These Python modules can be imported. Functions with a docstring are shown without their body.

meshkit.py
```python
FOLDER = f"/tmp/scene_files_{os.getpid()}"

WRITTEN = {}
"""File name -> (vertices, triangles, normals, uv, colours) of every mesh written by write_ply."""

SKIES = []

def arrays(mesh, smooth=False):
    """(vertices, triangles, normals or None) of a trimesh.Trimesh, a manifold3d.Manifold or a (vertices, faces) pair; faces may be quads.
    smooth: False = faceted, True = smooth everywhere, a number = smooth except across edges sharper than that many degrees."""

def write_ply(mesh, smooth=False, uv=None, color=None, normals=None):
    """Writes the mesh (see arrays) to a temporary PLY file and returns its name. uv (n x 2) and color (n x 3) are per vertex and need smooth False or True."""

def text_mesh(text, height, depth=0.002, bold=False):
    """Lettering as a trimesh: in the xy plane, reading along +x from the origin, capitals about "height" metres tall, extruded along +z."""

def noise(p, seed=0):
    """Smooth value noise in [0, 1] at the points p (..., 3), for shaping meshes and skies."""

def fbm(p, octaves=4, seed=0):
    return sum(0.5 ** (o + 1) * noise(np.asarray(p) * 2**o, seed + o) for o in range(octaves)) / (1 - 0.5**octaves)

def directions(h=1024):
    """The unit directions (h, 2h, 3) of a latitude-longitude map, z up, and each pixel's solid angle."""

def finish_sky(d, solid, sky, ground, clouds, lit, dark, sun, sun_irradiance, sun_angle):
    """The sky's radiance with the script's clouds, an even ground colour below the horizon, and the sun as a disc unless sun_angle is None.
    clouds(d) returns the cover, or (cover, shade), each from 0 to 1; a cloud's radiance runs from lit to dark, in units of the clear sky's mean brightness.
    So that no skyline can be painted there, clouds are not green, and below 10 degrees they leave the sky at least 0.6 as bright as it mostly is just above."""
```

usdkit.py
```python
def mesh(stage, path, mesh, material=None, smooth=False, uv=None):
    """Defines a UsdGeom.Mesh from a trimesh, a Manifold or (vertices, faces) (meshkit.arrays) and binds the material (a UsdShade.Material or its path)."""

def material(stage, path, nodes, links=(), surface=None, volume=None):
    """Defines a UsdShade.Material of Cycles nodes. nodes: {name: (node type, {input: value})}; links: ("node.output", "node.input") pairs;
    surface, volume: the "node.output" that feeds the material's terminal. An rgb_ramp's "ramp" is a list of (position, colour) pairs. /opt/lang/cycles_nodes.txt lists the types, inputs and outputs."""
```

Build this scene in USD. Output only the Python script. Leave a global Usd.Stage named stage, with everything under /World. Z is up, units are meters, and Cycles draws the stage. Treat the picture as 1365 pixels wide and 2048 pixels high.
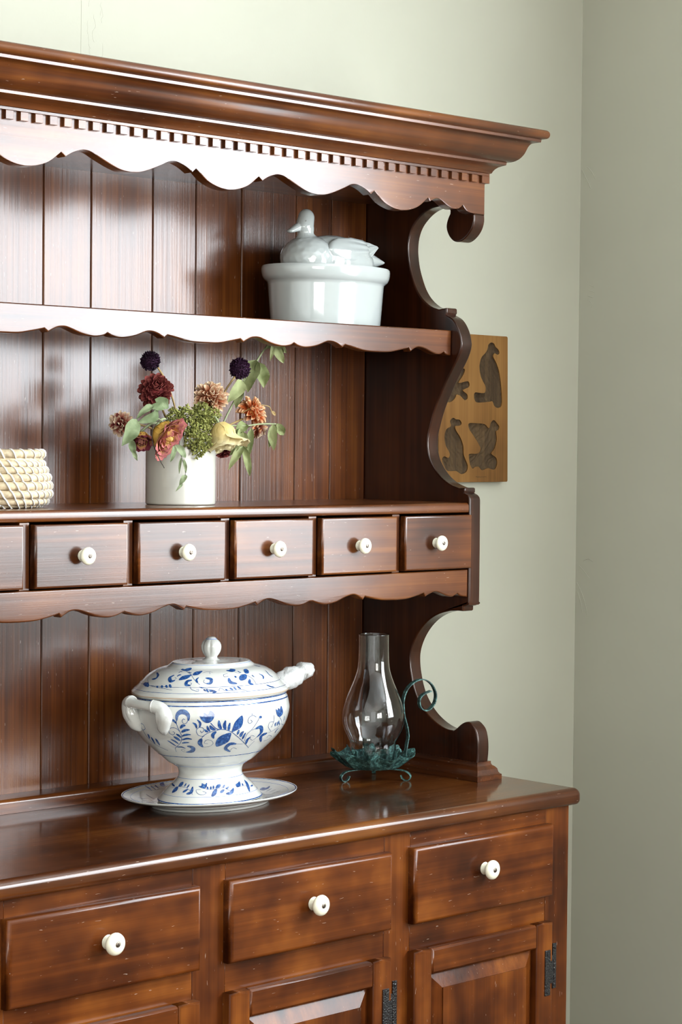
import math, random
import numpy as np, trimesh, manifold3d, mapbox_earcut
import shapely, shapely.geometry as sg
from shapely.ops import unary_union
from pxr import Usd, UsdGeom, UsdLux, UsdShade, Gf, Sdf, Vt
import usdkit, meshkit

stage = Usd.Stage.CreateInMemory()
UsdGeom.SetStageUpAxis(stage, "Z")
UsdGeom.SetStageMetersPerUnit(stage, 1.0)
UsdGeom.Xform.Define(stage, "/World")
UsdGeom.Scope.Define(stage, "/World/Looks")
PI = math.pi

# ------------------------------------------------------------------ camera, light, exposure
EXPOSURE = 1.27
EYE = (-2.26815276, -2.48760345, 1.52179532)
YAW, PITCH, ROLL, FPX = 0.75288641, -0.03225511, 0.0094773, 4191.13
WINDOW_RADIANCE = 11.4          # overcast daylight in the big right hand window
FRONT_RADIANCE = 5.6             # smaller window in the wall behind the viewer
fw = np.array([math.sin(YAW) * math.cos(PITCH), math.cos(YAW) * math.cos(PITCH), math.sin(PITCH)])
rt = np.cross(fw, [0, 0, 1]); rt /= np.linalg.norm(rt); up = np.cross(rt, fw)
CR = rt * math.cos(ROLL) + up * math.sin(ROLL)
CU = -rt * math.sin(ROLL) + up * math.cos(ROLL)
cam = UsdGeom.Camera.Define(stage, "/World/camera")
cam.CreateHorizontalApertureAttr(24.0)
cam.CreateFocalLengthAttr(24.0 * FPX / 1365)
cam.CreateClippingRangeAttr(Gf.Vec2f(0.05, 200))
cam.CreateExposureAttr(EXPOSURE)
cam.AddTransformOp().Set(Gf.Matrix4d(*[*CR, 0], *[*CU, 0], *[*(-fw), 0], *EYE, 1))


def rect_light(name, center, facing, w, h, radiance, color):
    """facing: unit axis the light shines along; w horizontal, h vertical."""
    l = UsdLux.RectLight.Define(stage, "/World/" + name)
    z = -np.array(facing, float); y = np.array([0, 0, 1.0]); x = np.cross(y, z)
    l.AddTransformOp().Set(Gf.Matrix4d(*[*x, 0], *[*y, 0], *[*z, 0], *center, 1))
    l.CreateWidthAttr(w); l.CreateHeightAttr(h); l.CreateIntensityAttr(radiance); l.CreateColorAttr(Gf.Vec3f(*color))
    return l


# window openings: (y0, y1, z0, z1)
WIN_R = (-3.40, -0.82, 1.06, 2.68)
WIN_F = (-2.3, -0.5, 1.25, 2.50)      # this one as (x0, x1, z0, z1) in the wall behind the viewer
XR, XL, YB, YFRONT, ZC = 1.244, -2.85, 0.5065, -4.4, 2.85
ZSKY = 1.62                     # above this height the window sees open sky, below it a darker garden
rect_light("daylight_right", (XR + 0.16, (WIN_R[0] + WIN_R[1]) / 2, (ZSKY + WIN_R[3]) / 2), (-1, 0, 0), WIN_R[1] - WIN_R[0], WIN_R[3] - ZSKY, WINDOW_RADIANCE, (0.86, 0.935, 1.0))
rect_light("daylight_right_low", (XR + 0.16, (WIN_R[0] + WIN_R[1]) / 2, (ZSKY + WIN_R[2]) / 2), (-1, 0, 0), WIN_R[1] - WIN_R[0], ZSKY - WIN_R[2], WINDOW_RADIANCE * 0.6, (0.88, 0.95, 1.0))
rect_light("daylight_front", ((WIN_F[0] + WIN_F[1]) / 2, YFRONT - 0.16, (WIN_F[2] + WIN_F[3]) / 2), (0, 1, 0), WIN_F[1] - WIN_F[0], WIN_F[3] - WIN_F[2], FRONT_RADIANCE, (1.0, 0.98, 0.93))

# ------------------------------------------------------------------ prim helpers
used = {}
ROOT = {}          # root path -> origin


def numbered(path):
    n = used.get(path, 0); used[path] = n + 1
    return path if n == 0 else "%s_%03d" % (path, n)


def tag(prim, label=None, cat=None, group=None, kind=None):
    for k, v in (("label", label), ("category", cat), ("group", group), ("kind", kind)):
        if v: prim.SetCustomDataByKey(k, v)
    return prim


def thing(name, label, cat, loc=(0, 0, 0), group=None):
    path = numbered("/World/" + name)
    x = UsdGeom.Xform.Define(stage, path)
    x.AddTranslateOp().Set(Gf.Vec3d(*loc))
    ROOT[path] = np.array(loc, float)
    return tag(x.GetPrim(), label, cat, group)


def arr(mesh):
    if hasattr(mesh, "to_mesh"):
        m = mesh.to_mesh(); return np.array(m.vert_properties[:, :3], float), np.array(m.tri_verts, int)
    if isinstance(mesh, (tuple, list)):
        v, f = np.asarray(mesh[0], float), np.asarray(mesh[1], int)
        if f.shape[1] == 4: f = np.vstack([f[:, [0, 1, 2]], f[:, [0, 2, 3]]])
        return v, f
    return np.array(mesh.vertices), np.array(mesh.faces)


def part(name, mesh, mat, parent, smooth=40, label=None, kind=None, flip=True, tip=None):
    """One mesh (in world coordinates) below parent (a thing or a part)."""
    ppath = str(parent.GetPath())
    root = "/".join(ppath.split("/")[:3])
    v, f = arr(mesh)
    v = v - ROOT[root]
    tm = trimesh.Trimesh(v, f, process=False)
    if flip and tm.volume < 0: tm.invert()
    m = usdkit.mesh(stage, numbered(ppath + "/" + name), tm, mat, smooth=smooth)
    if tip is not None:
        UsdGeom.PrimvarsAPI(m).CreatePrimvar("tip", Sdf.ValueTypeNames.FloatArray, "vertex").Set(Vt.FloatArray.FromNumpy(np.asarray(tip, np.float32)))
    tag(m.GetPrim(), label, kind=kind)
    return m.GetPrim()


def solo(name, mesh, mat, label=None, cat=None, group=None, kind=None, smooth=40):
    v, f = arr(mesh)
    tm = trimesh.Trimesh(v, f, process=False)
    if tm.volume < 0: tm.invert()
    m = usdkit.mesh(stage, numbered("/World/" + name), tm, mat, smooth=smooth)
    ROOT[str(m.GetPath())] = np.zeros(3)
    return tag(m.GetPrim(), label, cat, group, kind)


# ------------------------------------------------------------------ mesh helpers
def cat(ms):
    vs, fs, n = [], [], 0
    for m in ms:
        v, f = arr(m); vs.append(v); fs.append(f + n); n += len(v)
    return np.vstack(vs), np.vstack(fs)


def box(x0, x1, y0, y1, z0, z1, r=0.0015):
    """Box with chamfered edges (smooth shading turns them into small roundings)."""
    r = min(r, (x1 - x0) / 2.2, (y1 - y0) / 2.2, (z1 - z0) / 2.2)
    p = []
    for x, sx in ((x0, 1), (x1, -1)):
        for y, sy in ((y0, 1), (y1, -1)):
            for z, sz in ((z0, 1), (z1, -1)):
                p += [(x + sx * r, y + sy * r, z), (x + sx * r, y, z + sz * r), (x, y + sy * r, z + sz * r)]
    return manifold3d.Manifold.hull_points(np.array(p))


def resample_inset(P, d):
    """Offset a CCW outline inwards by d, vertex by vertex."""
    P = np.asarray(P, float)
    e = np.roll(P, -1, 0) - P; e /= np.maximum(np.linalg.norm(e, axis=1, keepdims=True), 1e-9)
    n = np.stack([-e[:, 1], e[:, 0]], 1)
    n0 = np.roll(n, 1, 0)
    b = n + n0; b /= np.maximum(np.linalg.norm(b, axis=1, keepdims=True), 1e-9)
    c = np.maximum((b * n).sum(1), 0.6)
    return P + b * (d / c)[:, None]


def bev(P, depth, r=0.002, k=3, rb=0.0):
    """Extrude a CCW outline (u, v) along w from 0 to depth; front edge rounded by r, back edge by rb. Returns (u, v, w) mesh."""
    P = np.asarray(P, float)
    if sg.Polygon(P).exterior.is_ccw is False: P = P[::-1]
    rings = []
    for i in range(k + 1):
        a = PI / 2 * i / k
        rings.append((r * (1 - math.sin(a)), r * (1 - math.cos(a))) if r > 0 else None)
    rings = [x for x in rings if x] or [(0, 0)]
    back = [(0, depth)] if rb <= 0 else [(rb * (1 - math.cos(a)), depth - rb * (1 - math.sin(a))) for a in np.linspace(0, PI / 2, k + 1)]
    rings += back
    n = len(P)
    vs = [np.column_stack([resample_inset(P, d), np.full(n, w)]) for d, w in rings]
    V = np.vstack(vs); F = []
    idx = np.arange(n); nx = np.roll(idx, -1)
    for j in range(len(rings) - 1):
        a, b = j * n, (j + 1) * n
        F += [np.column_stack([a + idx, b + idx, b + nx]), np.column_stack([a + idx, b + nx, a + nx])]
    cap = lambda q: np.array(mapbox_earcut.triangulate_float64(q[:, :2].copy(), np.array([n], np.uint32)), int).reshape(-1, 3)
    F += [cap(vs[0]), cap(vs[-1])[:, ::-1] + (len(rings) - 1) * n]
    return V, np.vstack(F)


def front(P, y0, depth, **k):           # outline in (x, z), front face at y0
    v, f = bev(P, depth, **k); return np.column_stack([v[:, 0], y0 + v[:, 2], v[:, 1]]), f


def sideways(P, x0, depth, **k):        # outline in (y, z), first face at x0
    v, f = bev(P, depth, **k); return np.column_stack([x0 + v[:, 2], v[:, 0], v[:, 1]]), f


def flat(P, z1, depth, **k):            # outline in (x, y), top face at z1
    v, f = bev(P, depth, **k); return np.column_stack([v[:, 0], v[:, 1], z1 - v[:, 2]]), f


def rect(x0, x1, z0, z1): return [(x0, z0), (x1, z0), (x1, z1), (x0, z1)]


def spline(P, n=8, closed=False):
    """Catmull-Rom through the points, n steps per span."""
    P = np.asarray(P, float); out = []
    m = len(P); spans = m if closed else m - 1
    g = (lambda i: P[i % m]) if closed else (lambda i: P[min(max(i, 0), m - 1)])
    for i in range(spans):
        a, b, c, d = g(i - 1), g(i), g(i + 1), g(i + 2)
        for t in np.arange(n) / n:
            out.append(0.5 * (2 * b + (c - a) * t + (2 * a - 5 * b + 4 * c - d) * t * t + (3 * b - a - 3 * c + d) * t ** 3))
    if not closed: out.append(P[-1])
    return np.array(out)


def lathe(prof, n=48, center=(0, 0, 0), axis="z", mod=None):
    """Revolve (r, h) pairs; axis 'y-' puts h along -y. mod(theta array, j) scales the radius of ring j. Ends close when r = 0."""
    th = np.linspace(0, 2 * PI, n, endpoint=False)
    V = []
    for j, (r, h) in enumerate(prof):
        rr = r * (mod(th, j) if mod else np.ones(n))
        V.append(np.column_stack([rr * np.cos(th), rr * np.sin(th), np.full(n, h)]))
    V = np.vstack(V); F = []
    i = np.arange(n); ni = np.roll(i, -1)
    for j in range(len(prof) - 1):
        a, b = j * n, (j + 1) * n
        F += [np.column_stack([a + i, a + ni, b + ni]), np.column_stack([a + i, b + ni, b + i])]
    F = np.vstack(F)
    if axis == "y-": V = np.column_stack([V[:, 0], -V[:, 2], V[:, 1]])
    tm = trimesh.Trimesh(V + np.array(center), F, process=False)
    tm.merge_vertices(digits_vertex=7)
    tm.update_faces(tm.nondegenerate_faces())
    return tm


def tube(P, r, n=8, flatn=1.0, upv=None, closed=False):
    """Sweep an ellipse (r, r*flatn) along the points; r may be an array. upv: the direction the flat side faces."""
    P = np.asarray(P, float); m = len(P)
    r = np.broadcast_to(np.asarray(r, float), (m,))
    T = (np.roll(P, -1, 0) - np.roll(P, 1, 0)) if closed else np.gradient(P, axis=0)
    T /= np.maximum(np.linalg.norm(T, axis=1, keepdims=True), 1e-12)
    u = np.array(upv if upv is not None else ([0, 0, 1.0] if abs(T[0, 2]) < 0.9 else [1.0, 0, 0]), float)
    V = []
    th = np.linspace(0, 2 * PI, n, endpoint=False)
    for i in range(m):
        if upv is not None: u = np.array(upv, float)
        u = u - T[i] * (u @ T[i]); u /= max(np.linalg.norm(u), 1e-9)
        b = np.cross(T[i], u)
        V.append(P[i] + r[i] * (np.cos(th)[:, None] * b + flatn * np.sin(th)[:, None] * u))
    V = np.vstack(V); F = []
    i = np.arange(n); ni = np.roll(i, -1)
    for j in range(m if closed else m - 1):
        a, b = j * n, ((j + 1) % m) * n
        F += [np.column_stack([a + i, a + ni, b + ni]), np.column_stack([a + i, b + ni, b + i])]
    if not closed:
        V = np.vstack([V, P[:1], P[-1:]]); c0, c1 = len(V) - 2, len(V) - 1
        F += [np.column_stack([np.full(n, c0), ni, i]), np.column_stack([np.full(n, c1), (m - 1) * n + i, (m - 1) * n + ni])]
    return V, np.vstack(F)


# ------------------------------------------------------------------ materials
def mat(name, nodes, links=(), surface="p.BSDF"):
    return usdkit.material(stage, "/World/Looks/" + name, nodes, links, surface=surface)


def plain(name, color, rough=0.5, bump=None, vary=0.0, vscale=20, **k):
    nodes = {"p": ("principled_bsdf", {"base_color": color, "roughness": rough, **k})}
    links = []
    if bump or vary: nodes["tc"] = ("texture_coordinate", {})
    if vary:
        c = np.array(color)
        nodes["vn"] = ("noise_texture", {"scale": vscale, "detail": 4.0, "roughness": 0.6})
        nodes["vr"] = ("rgb_ramp", {"ramp": [(0.3, tuple(c * (1 - vary))), (0.7, tuple(np.minimum(c * (1 + vary), 1)))]})
        links += [("tc.object", "vn.vector"), ("vn.fac", "vr.fac"), ("vr.color", "p.base_color")]
    if bump:
        nodes["bn"] = ("noise_texture", {"scale": bump[0], "detail": 3.0})
        nodes["bp"] = ("bump", {"strength": bump[1], "distance": bump[2]})
        links += [("tc.object", "bn.vector"), ("bn.fac", "bp.height"), ("bp.normal", "p.normal")]
    return mat(name, nodes, links)


def wood(name, axis, ramp, rough=0.45, coat=0.9, coat_rough=0.21, streak=0.42, fig=0.13, grain_bump=0.15, spec=0.15, knots=True, blotch=4.0):
    """Stained pine: fine streaks and cathedral figure along axis, blotches where the stain took unevenly, small dark knots."""
    a = "xyz".index(axis)
    def sc(along, across): s = [across] * 3; s[a] = along; return tuple(s)
    nodes = {
        "tc": ("texture_coordinate", {}), "oi": ("object_info", {}),
        "off": ("vector_math", {"math_type": "scale", "vector1": (3.1, 5.7, 4.3)}),
        "add": ("vector_math", {"math_type": "add"}),
        "m1": ("mapping", {"scale": sc(1.3, 150.0)}), "n1": ("noise_texture", {"scale": 1.0, "detail": 4.0, "roughness": 0.6}),
        "m2": ("mapping", {"scale": sc(0.9, 11.0)}), "n2": ("noise_texture", {"scale": 1.0, "detail": 1.5, "distortion": 0.3}),
        "k2": ("math", {"math_type": "multiply", "value2": 38.0}), "s2": ("math", {"math_type": "sine"}),
        "n3": ("noise_texture", {"scale": blotch, "detail": 3.0, "roughness": 0.55}),
        "a1": ("math", {"math_type": "multiply", "value2": streak}),
        "a2": ("math", {"math_type": "multiply_add", "value2": fig * 0.5}),
        "a3": ("math", {"math_type": "multiply_add", "value2": 1.25 - streak * 0.5}),
        "r": ("rgb_ramp", {"ramp": ramp}),
        "rr": ("map_range", {"from_min": 0.3, "from_max": 0.7, "to_min": rough - 0.05, "to_max": rough + 0.07}),
        "bp": ("bump", {"strength": grain_bump, "distance": 0.0006}),
        "p": ("principled_bsdf", {"coat_weight": coat, "coat_roughness": coat_rough, "specular_ior_level": spec, "specular_tint": (1.0, 0.75, 0.6)}),
    }
    links = [("oi.random", "off.scale"), ("tc.object", "add.vector1"), ("off.vector", "add.vector2"),
             ("add.vector", "m1.vector"), ("m1.vector", "n1.vector"), ("add.vector", "m2.vector"), ("m2.vector", "n2.vector"),
             ("n2.fac", "k2.value1"), ("k2.value", "s2.value1"), ("add.vector", "n3.vector"),
             ("n1.fac", "a1.value1"), ("s2.value", "a2.value1"), ("a1.value", "a2.value3"), ("n3.fac", "a3.value1"), ("a2.value", "a3.value3"),
             ("n3.fac", "rr.value"), ("rr.result", "p.roughness"), ("n1.fac", "bp.height"), ("bp.normal", "p.normal"), ("bp.normal", "p.coat_normal"),
             ("a3.value", "half.value1"), ("half.value", "r.fac")]
    nodes["half"] = ("math", {"math_type": "multiply_add", "value2": 1.0, "value3": -(0.25 * streak + 0.125)})
    if knots:
        nodes["m4"] = ("mapping", {"scale": sc(1.6, 4.2)})
        nodes["v4"] = ("voronoi_texture", {"scale": 1.0, "feature": "f1"})
        nodes["r4"] = ("rgb_ramp", {"ramp": [(0.0, (0.12, 0.10, 0.10)), (0.03, (0.2, 0.17, 0.16)), (0.055, (0.75, 0.72, 0.7)), (0.08, (1, 1, 1)), (1, (1, 1, 1))]})
        nodes["mk"] = ("mix_color", {"blend_type": "multiply", "fac": 1.0})
        nodes["m5"] = ("mapping", {"scale": tuple(np.array(sc(70.0, 420.0))), "rotation": (0.35, 0.3, 0.4)})
        nodes["n5"] = ("noise_texture", {"scale": 1.0, "detail": 1.0})
        nodes["r5"] = ("rgb_ramp", {"ramp": [(0.0, (0, 0, 0)), (0.755, (0, 0, 0)), (0.79, (0.4, 0.4, 0.4)), (1.0, (0.5, 0.5, 0.5))]})
        nodes["sk"] = ("mix_color", {"blend_type": "mix", "b": (0.42, 0.33, 0.27)})
        links += [("add.vector", "m4.vector"), ("m4.vector", "v4.vector"), ("v4.distance", "r4.fac"), ("r.color", "mk.a"), ("r4.color", "mk.b"), ("mk.result", "sk.a"), ("add.vector", "m5.vector"), ("m5.vector", "n5.vector"), ("n5.fac", "r5.fac"), ("r5.color", "sk.fac"), ("sk.result", "p.base_color")]
    else:
        links.append(("r.color", "p.base_color"))
    return mat(name, nodes, links)


STAIN = [(0.16, (0.014, 0.0030, 0.0008)), (0.38, (0.048, 0.0114, 0.0020)), (0.56, (0.092, 0.0245, 0.0040)), (0.84, (0.195, 0.064, 0.0105))]
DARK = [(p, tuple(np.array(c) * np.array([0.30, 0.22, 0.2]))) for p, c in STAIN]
W = {a: wood("stained_pine_" + a, a, STAIN) for a in "xyz"}
WARM = [(p, tuple(np.array(c) * np.array([1.0, 0.9, 0.75]))) for p, c in STAIN]       # the sideboard's fronts are more worn and orange
WB = {a: wood("worn_pine_" + a, a, WARM, rough=0.5, coat=0.55, coat_rough=0.17, spec=0.08, streak=0.32, blotch=7.0) for a in "xyz"}
TOPW = wood("worktop_pine", "x", [(p, tuple(np.array(c) * 0.75)) for p, c in STAIN], rough=0.35, coat=0.75, coat_rough=0.09, grain_bump=0.12)
PLANK = wood("plank_pine", "z", [(p, tuple(np.array(c) * 1.1)) for p, c in STAIN], rough=0.42, coat=0.75, coat_rough=0.20, streak=0.62, fig=0.08, grain_bump=0.5)
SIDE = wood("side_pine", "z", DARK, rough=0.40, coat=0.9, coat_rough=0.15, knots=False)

# ------------------------------------------------------------------ the room
wall_nodes = {
    "g": ("geometry", {}), "n": ("noise_texture", {"scale": 2.2, "detail": 3.0}),
    "r": ("rgb_ramp", {"ramp": [(0.35, (0.412, 0.408, 0.333)), (0.65, (0.438, 0.433, 0.355))]}),
    "f": ("noise_texture", {"scale": 260.0, "detail": 3.0}), "b": ("bump", {"strength": 0.12, "distance": 0.0006}),
    "p": ("principled_bsdf", {"roughness": 0.62, "specular_ior_level": 0.25}),
}
WALL = mat("sage_wallpaper", wall_nodes, [("g.position", "n.vector"), ("n.fac", "r.fac"), ("r.color", "p.base_color"), ("g.position", "f.vector"), ("f.fac", "b.height"), ("b.normal", "p.normal")])
WHITEPAINT = plain("white_window_paint", (0.78, 0.78, 0.75), 0.35)
CEIL = plain("ceiling_plaster", (0.80, 0.80, 0.77), 0.8)
FLOORW = wood("floor_boards", "y", [(p, tuple(np.array(c) * 0.8)) for p, c in STAIN], rough=0.4, coat=0.2)


def holed_wall(x0, x1, win):
    b = manifold3d.Manifold.cube((x1 - x0, YB - YFRONT, ZC)).translate((x0, YFRONT, 0))
    y0, y1, z0, z1 = win
    return b - manifold3d.Manifold.cube((x1 - x0 + 0.2, y1 - y0, z1 - z0)).translate((x0 - 0.1, y0, z0))


T = 0.14
WALL_B = solo("wall_back", box(XL - T, XR + T, YB, YB + T, 0, ZC, 0), WALL, kind="structure", smooth=False)
WALL_R = solo("wall_right", holed_wall(XR, XR + T, WIN_R), WALL, kind="structure", smooth=False)
for pts in ([(0.490, 2.130), (0.476, 2.118), (0.466, 2.102)], [(0.503, 2.125), (0.487, 2.098), (0.478, 2.082)], [(0.478, 1.873), (0.464, 1.868)], [(0.480, 1.862), (0.465, 1.857)], [(0.482, 1.850), (0.468, 1.845)], [(0.481, 1.840), (0.470, 1.832), (0.474, 1.824)],
            [(0.485, 1.272), (0.472, 1.278), (0.458, 1.272)], [(0.497, 1.262), (0.482, 1.250), (0.466, 1.234)], [(0.503, 1.225), (0.490, 1.205), (0.478, 1.180), (0.470, 1.150)], [(0.500, 1.205), (0.490, 1.180), (0.486, 1.160)]):
    part("paper_wrinkle", tube([(XR - 0.0002, y_, z_) for y_, z_ in spline(pts, 5)], 0.0009, 6, 0.4, upv=(1, 0, 0)), WALL, WALL_R, smooth=True)
rw = random.Random(8)
for k in range(9):
    xa, za = -0.082 + rw.uniform(0, 0.035), 2.185 + 0.012 * k
    part("paper_wrinkle", tube([(xa + rw.uniform(-0.003, 0.003), YB - 0.0001, za + 0.006 * q_) for q_ in range(5)], 0.0004, 6, 0.35, upv=(0, 1, 0)), WALL, WALL_B, smooth=True)
part("paper_seam", box(-0.0942, -0.0922, YB - 0.0005, YB + 0.001, 0.1, ZC, 0.0002), WALL, WALL_B)
solo("wall_left", box(XL - T, XL, YFRONT, YB, 0, ZC, 0), CEIL, kind="structure", smooth=False)
wf = manifold3d.Manifold.cube((XR - XL + 2 * T, T, ZC)).translate((XL - T, YFRONT - T, 0))
wf -= manifold3d.Manifold.cube((WIN_F[1] - WIN_F[0], T + 0.2, WIN_F[3] - WIN_F[2])).translate((WIN_F[0], YFRONT - T - 0.1, WIN_F[2]))
solo("wall_front", wf, WALL, kind="structure", smooth=False)
solo("floor", box(XL - T, XR + T, YFRONT - T, YB + T, -0.1, 0, 0), FLOORW, kind="structure", smooth=False)
solo("ceiling", box(XL - T, XR + T, YFRONT - T, YB + T, ZC, ZC + 0.1, 0), CEIL, kind="structure", smooth=False)


def window(name, win, x, s, cols, turn=False):
    """Frame, mullions and sill in an opening of the wall at x (or, turned, of the wall at y)."""
    y0, y1, z0, z1 = win
    t = thing(name, None, None, ((y0 + y1) / 2, x, z0) if turn else (x, (y0 + y1) / 2, z0)); tag(t, kind="structure")
    def box(x0, x1, y0, y1, z0, z1, r=0.0015):
        return globals()["box"](y0, y1, x0, x1, z0, z1, r) if turn else globals()["box"](x0, x1, y0, y1, z0, z1, r)
    a, b = sorted((x + s * 0.03, x + s * 0.09))
    fr = 0.045
    part("window_frame", cat([box(a, b, y0, y1, z0, z0 + fr), box(a, b, y0, y1, z1 - fr, z1), box(a, b, y0, y0 + fr, z0 + fr, z1 - fr), box(a, b, y1 - fr, y1, z0 + fr, z1 - fr)]), WHITEPAINT, t, label="white painted frame")
    for i in range(1, cols):
        yy = y0 + (y1 - y0) * i / cols
        part("mullion", box(a, b, yy - 0.016, yy + 0.016, z0 + fr, z1 - fr), WHITEPAINT, t)
    a2, b2 = sorted((x - s * 0.05, x + s * 0.10))
    part("window_sill", box(a2, b2, y0 - 0.05, y1 + 0.05, z0 - 0.03, z0, 0.004), WHITEPAINT, t)


window("window_1", WIN_R, XR, 1, 2)
window("window_2", WIN_F, YFRONT, -1, 2, True)

# ------------------------------------------------------------------ the sideboard (lower cabinet)
SB = thing("sideboard", "glossy red-brown pine sideboard with three drawers over panelled doors, under the plate rack", "sideboard", (0, 0.22, 0))
BX0, BX1, BYB, ZT = -0.66, 0.640, 0.485, 0.90
YC = -0.017
# worktop with bullnose front and right end, corners rounded in plan
rc = 0.012
wt = [(BX0 - 0.018, 0.492), (BX0 - 0.018, YC + rc)] + [(BX0 - 0.018 + rc * (1 - math.cos(a)), YC + rc * (1 - math.sin(a))) for a in np.linspace(0.3, 1.57, 4)] \
    + [(BX1 + 0.018 - rc * (1 - math.sin(a)), YC + rc * (1 - math.cos(a))) for a in np.linspace(0, 1.5, 5)] + [(BX1 + 0.018, 0.492)]
part("worktop", flat(wt, ZT, 0.030, r=0.0135, k=6, rb=0.009), TOPW, SB, label="thick glossy worktop with rounded, chipped front edge")
part("side_panel", box(BX0, BX0 + 0.02, 0.02, BYB, 0.06, 0.87), WB["z"], SB)
part("side_panel", box(BX1 - 0.02, BX1, 0.02, BYB, 0.06, 0.87), WB["z"], SB)
part("back_board", box(BX0 + 0.02, BX1 - 0.02, BYB - 0.012, BYB, 0.06, 0.87), WB["x"], SB)
part("bottom_board", box(BX0 + 0.02, BX1 - 0.02, 0.022, BYB - 0.012, 0.06, 0.08), WB["x"], SB)
part("plinth", box(BX0 + 0.01, BX1 - 0.01, 0.03, BYB - 0.01, 0.0, 0.06), WB["x"], SB)
DR = [(-0.5925, -0.2385), (-0.1806, 0.1735), (0.2267, 0.5808)]
ZD0, ZD1, ZDOOR = 0.7125, 0.8425, 0.6655
fy0, fy1 = 0.0, 0.022
# face frame: stiles run through, rails between them
stiles = [(BX0, DR[0][0] + 0.004), (DR[0][1] - 0.004, DR[1][0] + 0.004), (DR[1][1] - 0.004, DR[2][0] + 0.004), (DR[2][1] - 0.004, BX1)]
for i, (a, b) in enumerate(stiles):
    part("stile", box(a, b, fy0, fy1, 0.06, 0.8705, 0.001), WB["z"], SB)
for i in range(3):
    a, b = stiles[i][1], stiles[i + 1][0]
    part("rail", box(a, b, fy0 + 0.0006, fy1, ZD1 - 0.003, 0.8705, 0.0008), WB["x"], SB)
    part("rail", box(a, b, fy0 + 0.0006, fy1, ZDOOR - 0.003, ZD0 + 0.003, 0.0008), WB["x"], SB)
    part("rail", box(a, b, fy0 + 0.0006, fy1, 0.06, 0.12, 0.0008), WB["x"], SB)

CREAM = plain("cream_ceramic", (0.74, 0.71, 0.56), 0.12, coat_weight=0.5, coat_roughness=0.05)
BRASS = plain("dark_screw_metal", (0.20, 0.165, 0.14), 0.35, metallic=1.0)


def knob(x, y, z, s, parent):
    """Mushroom ceramic knob on a flared neck, screwed from the front; y is the face it stands on."""
    pr = [(0, 0), (0.0105, 0), (0.0112, 0.0012), (0.0102, 0.0035), (0.0078, 0.0065), (0.0074, 0.0095), (0.0092, 0.0120), (0.0140, 0.0140), (0.0166, 0.0168), (0.0171, 0.0192), (0.0160, 0.0222), (0.0128, 0.0246), (0.0085, 0.0258), (0.0050, 0.0261), (0.0042, 0.0252), (0, 0.0252)]
    part("knob", lathe([(r * s, h * s) for r, h in pr], 40, (x, y, z), "y-"), CREAM, parent, smooth=50, label="cream ceramic knob")
    yy = y - 0.0252 * s
    sm = [lathe([(0, 0), (0.0040 * s, 0), (0.0038 * s, 0.0008), (0.0022 * s, 0.0014), (0, 0.0016)], 20, (x, yy, z), "y-")]
    for w, h in ((0.0030, 0.0007), (0.0007, 0.0030)):
        sm.append(box(x - w * s, x + w * s, yy - 0.0019, yy - 0.0010, z - h * s, z + h * s, 0.0001))
    part("knob_screw", cat(sm), BRASS, parent, label="dark slotted screw head")


def lipped(x0, x1, z0, z1, y, proud, r):
    """Overlay front: straight lip, then a quarter round up to the face."""
    v, f = front(rect(x0, x1, z0, z1), y - proud, proud, r=r, k=4)
    return v, f


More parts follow.
